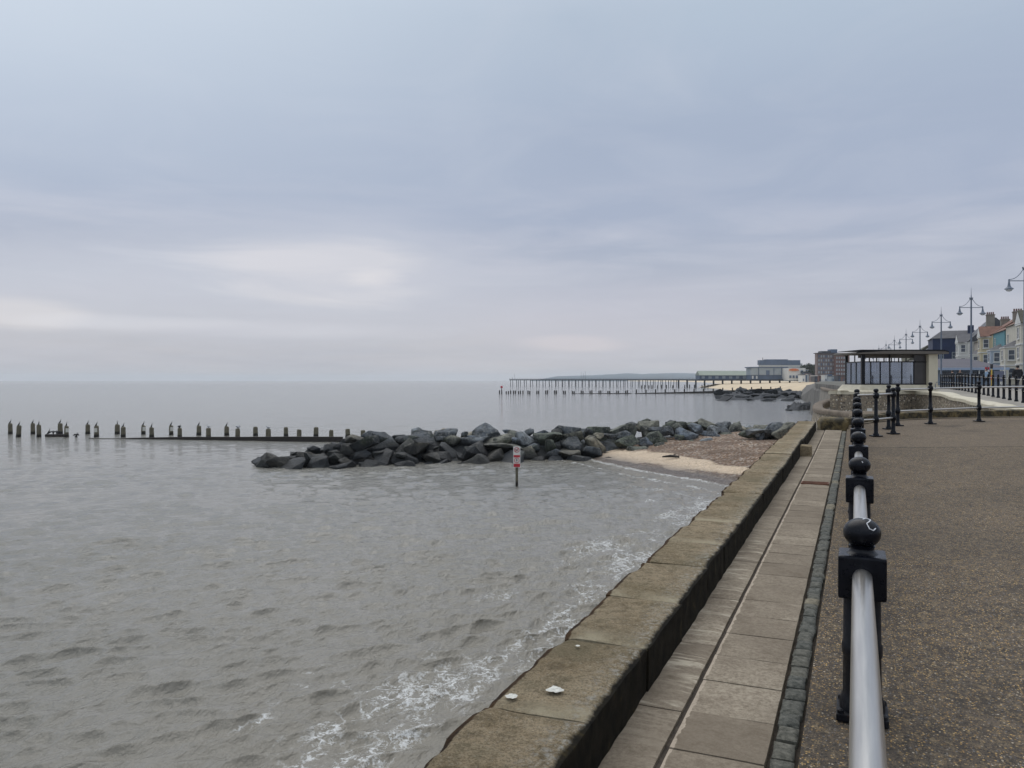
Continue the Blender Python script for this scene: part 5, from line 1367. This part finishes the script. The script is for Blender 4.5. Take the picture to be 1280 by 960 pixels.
# ------------------------------------------------------------------ second groyne
def groyne2():
    t = thing('timber_groyne', (W(800, 492, 350).x, W(800, 492, 350).y, 0), 'long low timber groyne crossing the water in front of the pier', 'groyne')
    def Yat(u): return 343+max(0, u-800)*.16
    def zat(u): return 0 if u < 860 else (u-860)*.010
    def post(u, h, w=.5, dY=0):
        Y = Yat(u)+dY; p = W(u, 475, Y); bm = post_mesh(w, h+zat(u), 0, int(u*7)); bmesh.ops.transform(bm, matrix=Matrix.Translation((p.x, p.y, 0)), verts=bm.verts)
        obj('post', bm, M['ironwood'], t)
    r = random.Random(2)
    left = [624.4, 627.2, 632.8, 635.5, 638.3, 642.0, 644.3, 648.2, 650.5, 653.7]
    for u in left: post(u, 1.3+r.uniform(-.2, .25), .55)
    u = 660
    while u < 790:
        post(u, 1.35+r.uniform(-.15, .2), .6); post(u+2.2, 1.4+r.uniform(-.15, .2), .6, -3); u += 11.1
    u = 795.5
    while u < 985: post(u, 1.75+r.uniform(-.1, .25), .62); u += 12.0
    post(1001, 1.6, .7); post(1014, 1.4, .6)
    bm = B(); P = [(716, .12), (760, .25), (787, .30), (792, .0), (797, .3), (850, .62), (900, 1.1), (950, 1.75), (1001, 2.2)]
    for a, b in zip(P, P[1:]):
        A, Bb = W(a[0], 475, Yat(a[0])), W(b[0], 475, Yat(b[0])); n = Vector((.0, .3, 0))
        poly = [A-n, A+n, Bb+n, Bb-n]; z = [a[1], a[1], b[1], b[1]]
        lo = [bm.verts.new((v.x, v.y, -1)) for v in poly]; hi = [bm.verts.new((v.x, v.y, q)) for v, q in zip(poly, z)]
        for k in range(4): bm.faces.new((lo[k], lo[(k+1) % 4], hi[(k+1) % 4], hi[k]))
        bm.faces.new(hi)
    obj('planking', bm, M['ironwood'], t)
    p = W(627, 475, 341); b = thing('marker_beacon', (p.x, p.y, 0), 'red topped marker beacon at the seaward end of the low groyne', 'beacon')
    bm = B(); tube(bm, [(p.x, p.y, -1), (p.x, p.y, 2.6)], .16, 8); obj('post', bm, M['ironwood'], b)
    bm = B(); lathe(bm, [(.5, 2.5), (.5, 3.3), (.1, 3.5)], (p.x, p.y, 0), 10); obj('topmark', bm, M['red'], b)
    s = thing('stump_row', (W(880, 483, 500).x, W(880, 483, 500).y, 0), 'row of small stumps in the shallows below the pier', 'groyne')
    for k, u in enumerate([802, 806, 811, 815, 822, 827, 833, 841, 848, 856, 862, 868, 877.5, 885, 892]):
        q = W(u, 475, 560+3*k); bm = post_mesh(.8, 2.0+.5*r.random(), 0, k); bmesh.ops.transform(bm, matrix=Matrix.Translation((q.x, q.y, 0 if u < 860 else .3)), verts=bm.verts); obj('stump', bm, M['ironwood'], s)
groyne2()

# ------------------------------------------------------------------ pier and the buildings at its root
def pier():
    a = W(640, 475, 760); b = W(1012, 475, 600); a.z = b.z = 0
    d = (b-a).normalized(); n = Vector((-d.y, d.x, 0)); L = (b-a).length; rz = math.atan2(d.y, d.x)
    t = thing('pier', a, 'long dark pier on slender piles reaching out to sea', 'pier')
    bm = B(); box(bm, a+d*L/2+Vector((0, 0, 6.15)), (L, 9, .95), rz); obj('deck', bm, M['pier'], t)
    bm = B(); box(bm, a+d*L/2-n*4.3+Vector((0, 0, 7.6)), (L, .1, .1), rz); box(bm, a+d*L/2-n*4.3+Vector((0, 0, 7.1)), (L, .06, .06), rz)
    for k in range(int(L/3)): box(bm, a+d*(k*3+.2)-n*4.3+Vector((0, 0, 7.1)), (.1, .1, .95), rz)
    obj('handrail', bm, M['pier'], t)
    k = 0; s = 1.0; r = random.Random(1)
    while s < L*.60:
        for e in (0, 2.6):
            for q in (-3.8, ):
                lean = r.choice((0, 0, .35, -.35)); p = a+d*(s+e)+n*q
                bm = B(); tube(bm, [p+Vector((0, 0, -1)), p+d*lean+Vector((0, 0, 5.8))], .26, 6); obj('pile', bm, M['pier'], t)
        p = a+d*(s+2)+n*3.6; bm = B(); tube(bm, [p+Vector((0, 0, -1)), p+Vector((0, 0, 5.8))], .28, 6); obj('pile', bm, M['pier'], t)
        s += 7.1 if s > 8 else 9; k += 1
    while s < L-4:
        p = a+d*s-n*3.8; bm = B(); box(bm, p+Vector((0, 0, 2.6)), (1.1, 1.0, 6.2), rz); obj('trestle', bm, M['pier'], t)
        s += 7.6
    for i, (u, h) in enumerate(((644, 5), (738, 6.5), (741, 5.2), (743.5, 7), (639.9, 2))):
        sx = (u-640)/F*690/.9+.5; p = a+d*max(0.3, sx); bm = B(); tube(bm, [p+Vector((0, 0, 6.9)), p+Vector((-.8 if i == 0 else 0, 0, 6.9+h))], .09, 6); obj('mast', bm, M['pier'], t)
    G = Vector((0, 0, 0))
    def blk(u0, u1, v0, v1, Y, dep, name, m, parent=None):
        p, q = W(u0, 475, Y), W(u1, 475, Y); s_ = Y/F; z0, z1 = CAMZ-(v1-475)*s_, CAMZ-(v0-475)*s_
        c = (p+q)/2; c.z = (z0+z1)/2; dirv_ = (q-p).normalized(); nn = Vector((-dirv_.y, dirv_.x, 0))
        bm = B(); box(bm, c+nn*dep/2, ((q-p).length, dep, z1-z0), TH); return obj(name, bm, m, parent)
    def base(u, Y, lab, cat, nm): p = W(u, 475, Y); return thing(nm, (p.x, p.y, 4.6), lab, cat)
    blk(872, 1012, 474.3, 475.9, 606, 34, 'platform', M['pier'], t)
    Y = 628
    t2 = base(905, Y, 'long low pavilion with pale green roof on the shore end of the pier', 'building', 'pier_pavilion')
    blk(874.5, 938, 469.2, 474.3, Y, 14, 'wall', M['greyblue'], t2)
    for k in range(7): blk(877+k*8.6, 881+k*8.6, 470, 473.2, Y-.3, .2, 'window', M['sheet'], t2)
    p, q = W(874, 475, Y), W(938.5, 475, Y); s_ = Y/F; dd = Vector((-(q-p).normalized().y, (q-p).normalized().x, 0))
    bm = B(); z0, z1 = 6+(475-469.2)*s_, 6+(475-463.4)*s_
    v = [bm.verts.new(x) for x in (p-dd*1+Vector((0, 0, z0-6)), q-dd*1+Vector((0, 0, z0-6)), q+dd*6+Vector((0, 0, z1-6)), p+dd*6+Vector((0, 0, z1-6)), p+dd*15+Vector((0, 0, z0-6)), q+dd*15+Vector((0, 0, z0-6)))]
    for f in ((0, 1, 2, 3), (3, 2, 5, 4), (0, 3, 4), (1, 5, 2), (0, 4, 5, 1)): bm.faces.new([v[k] for k in f])
    obj('roof', bm, M['palegreen'], t2)
    t3 = base(960, 600, 'tall grey panelled hall at the root of the pier', 'building', 'pier_hall')
    blk(938.7, 985, 468.6, 475, 609.5, 12, 'base_wall', M['greyblue'], t3)
    blk(938.6, 985, 459.7, 468.7, 609, 12, 'cladding', M['sheet'], t3)
    blk(937, 985.6, 458.6, 459.8, 608.4, 13, 'roof', M['greyblue'], t3)
    for u in (948.4, 967.5, 977): blk(u-.35, u+.35, 459.8, 475, 608.6, .3, 'pilaster', M['greyblue'], t3)
    for u in (941, 946): blk(u-1, u+1, 469.8, 473.6, 609.1, .3, 'door', M['white'], t3)
    blk(957.7, 962, 463, 469, 608.7, .3, 'window', M['greyblue'], t3)
    t4 = base(996, 596, 'white building with an orange red sign beside the pier hall', 'building', 'white_building')
    blk(985.2, 1007, 460, 475.5, 596, 20, 'wall', M['white'], t4)
    for k, (u0, u1, v0, v1) in enumerate(((987, 998, 461.2, 462.1), (989.5, 995.5, 460.7, 463.6), (986.4, 999, 462.5, 463.3))): blk(u0, u1, v0, v1, 595.4-.2*k, .4, 'orange_sign', M['orange'], t4)
    for k in range(5): blk(987+k*4, 989.3+k*4, 469.3, 472.6, 595.4, .4, 'window', M['greyblue'], t4)
    blk(1001, 1004.6, 463.2, 466.5, 595.2, .5, 'window', M['greyblue'], t4)
    t5 = base(1016, 590, 'low dark glazed cafe with white rooftop right of the white building', 'building', 'seafront_cafe')
    blk(1006, 1018, 461.8, 465, 592, 12, 'upper_storey', M['white'], t5); blk(1006, 1026.5, 465, 470, 590, 16, 'glazing', M['greyblue'], t5); blk(1005, 1027, 464.4, 465.3, 589, 18, 'roof', M['black'], t5)
    blk(1003, 1022, 470, 476.5, 588, 16, 'lower_wall', M['sheet'], t5)
    for k in range(4): blk(1007.4+2.6*k, 1009.2+2.6*k, 462.6, 464, 591.6, .3, 'window', M['greyblue'], t5)
    t6 = base(976, 680, 'large flat topped grey blue building rising behind the pier hall', 'building', 'grey_block')
    blk(950.5, 1003, 454.2, 475, 680, 5, 'wall', M['sheet'], t6); blk(949.5, 1000.5, 450.2, 456, 679.5, 6, 'upper_storey', M['greyblue'], t6); blk(957, 985, 449.2, 450.4, 681, 6, 'roof', M['greyblue'], t6)
    blk(950, 1003.4, 457, 458, 679.4, .5, 'window_band', M['white'], t6)
    p = W(953.4, 475, 682); bm = B(); tube(bm, [(p.x, p.y, 6+24.5*.695), (p.x, p.y, 6+28*.695)], .25, 6); obj('mast', bm, M['pier'], t6)
    t7 = base(1040, 520, 'big brown brick seafront hotel with rows of windows and a roof tower', 'building', 'brick_hotel')
    blk(1021.5, 1044, 441.5, 476, 520, 4, 'wall', M['brickfar'], t7); blk(1043.8, 1062, 443.5, 476, 517, 20, 'wall', M['brick'], t7)
    blk(1021, 1062, 440.9, 441.8, 519, 6, 'cornice', M['slate'], t7); blk(1027, 1043, 438.8, 441, 521, 6, 'roof', M['slate'], t7); blk(1039, 1046.6, 436.6, 441, 520.5, 6, 'roof_tower', M['greyblue'], t7)
    for j in range(6):
        for k in range(7): blk(1023.2+k*3, 1024.6+k*3, 444+j*5, 446.8+j*5, 519.6, .4, 'window', M['sheet'] if (j+k) % 3 else M['greyblue'], t7)
        for k in range(5): blk(1045.6+k*3, 1047+k*3, 446+j*5, 448.6+j*5, 516.6, .4, 'window', M['sheet'], t7)
    # strip of small buildings, huts and cars in front of the hotel
    r = random.Random(6); cols = ['white', 'greyblue', 'sheet', 'brickfar', 'slate', 'brick', 'cream']
    for k in range(13):
        u = 1004+k*4.2+r.uniform(-1, 1); w_ = r.uniform(2.5, 4.6); top = r.uniform(466.5, 471); Yk = 400+r.uniform(-40, 90)
        lab = '%s hut %s of the row below the brick hotel' % (['white', 'grey blue', 'pale grey', 'brown', 'slate grey', 'red brown', 'cream'][k % 7], ['at the left end', 'second from the left', 'third from the left', 'fourth from the left', 'fifth from the left', 'sixth from the left', 'in the middle', 'sixth from the right', 'fifth from the right', 'fourth from the right', 'third from the right', 'second from the right', 'at the right end'][k])
        tt = base(u, Yk, lab, 'hut', 'seafront_hut'); tt['group'] = 'small huts below the hotel'
        blk(u-w_/2, u+w_/2, top, 477.5, Yk, 5, 'wall', M[cols[k % 7]], tt); blk(u-w_/2-.3, u+w_/2+.3, top-.7, top, Yk-.2, 5.6, 'roof', M[['slate', 'white', 'tile'][k % 3]], tt)
        blk(u-.5, u+.6, 473.5, 476.3, Yk-.3, .2, 'door', M['greyblue'], tt)
pier()

# ------------------------------------------------------------------ trees near the hotel
def tree(u, v, Y, w, label, seed):
    r = random.Random(seed); p = W(u, 475, Y); z0 = 4.8; top = CAMZ+(475-v)*Y/F
    t = thing('tree', (p.x, p.y, z0), label, 'tree', 'trees beside the hotel')
    bm = B(); tube(bm, [(p.x, p.y, z0), (p.x, p.y, z0+(top-z0)*.4), (p.x+.3, p.y, z0+(top-z0)*.7)], .5, 7, rr=[.5, .35, .15])
    for k in range(4):
        a = r.uniform(0, 6.28); tube(bm, [(p.x, p.y, z0+(top-z0)*.35), (p.x+w*.3*math.cos(a), p.y+w*.3*math.sin(a), z0+(top-z0)*.7)], .15, 5)
    obj('trunk', bm, M['bark'], t)
    bm = B(); cl = [Vector((r.gauss(0, w*.24), r.gauss(0, w*.24), z0+(top-z0)*r.uniform(.42, .85))) for _ in range(14)]
    for k in range(2600):
        c = r.choice(cl); q = Vector((r.gauss(0, 1), r.gauss(0, 1), r.gauss(0, .8))); q = q.normalized()*w*.2*r.random()**.4
        x = Vector((p.x, p.y, 0))+c+q
        if x.z > top: x.z = top-r.random()
        e1 = Vector((r.gauss(0, 1), r.gauss(0, 1), r.gauss(0, 1))).normalized()*.4; e2 = e1.cross(Vector((r.gauss(0, 1), r.gauss(0, 1), 1))).normalized()*.4
        poly3(bm, [x-e1, x-e2, x+e1, x+e2])
    obj('crown', bm, M['tree'], t)
tree(1009.5, 453, 600, 13, 'dark bushy tree behind the white building left of the hotel', 1)
tree(1016.5, 454.5, 590, 9, 'smaller dark tree touching the left side of the hotel', 2)

# ------------------------------------------------------------------ far shore, haze
def hills():
    Y = 4600; pr = [(600, 472.5), (660, 472), (700, 470.8), (730, 469.9), (760, 468.6), (785, 467.0), (800, 467.9), (825, 467.2), (850, 466.6), (880, 467.6), (920, 466.2), (960, 467.5), (1010, 466), (1100, 466.8), (1300, 466)]
    us = np.linspace(664, 1300, 260); bm = B(); prev = None
    for u in us:
        v = np.interp(u, [a for a, b in pr], [b for a, b in pr])+.35*noise.noise(Vector((u*.11, 0, 0)))+.15*noise.noise(Vector((u*.6, 3, 0)))
        fz = float(sstep(664, 700, u)); h = (475.9-v)*Y/F*fz; a = W(u, 475, Y); b = W(u, 475, Y+260); c = W(u, 475, Y+900)
        q = [bm.verts.new((a.x, a.y, -2)), bm.verts.new((a.x, a.y, 3*fz)), bm.verts.new((b.x, b.y, h+6)), bm.verts.new((c.x, c.y, -2))]
        if prev:
            for k in range(3): bm.faces.new((prev[k], prev[k+1], q[k+1], q[k]))
        prev = q
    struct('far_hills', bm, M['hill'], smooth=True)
hills()
def haze():
    bm = B(); bx(bm, -7600, 7200, -7300, 7700, -2.6, 60)
    t = NT('sea_haze'); n = t.n; n.remove(t.b); v = n.new('ShaderNodeVolumePrincipled')
    v.inputs['Color'].default_value = (.88, .95, 1, 1); v.inputs['Density'].default_value = HAZE; v.inputs['Anisotropy'].default_value = .2
    t.l.new(v.outputs[0], n['Material Output'].inputs['Volume'])
    o = struct('haze', bm, t.m, 'stuff'); o['label'] = 'thin sea haze softening the far shore and the pier'
HAZE = .00011
haze()
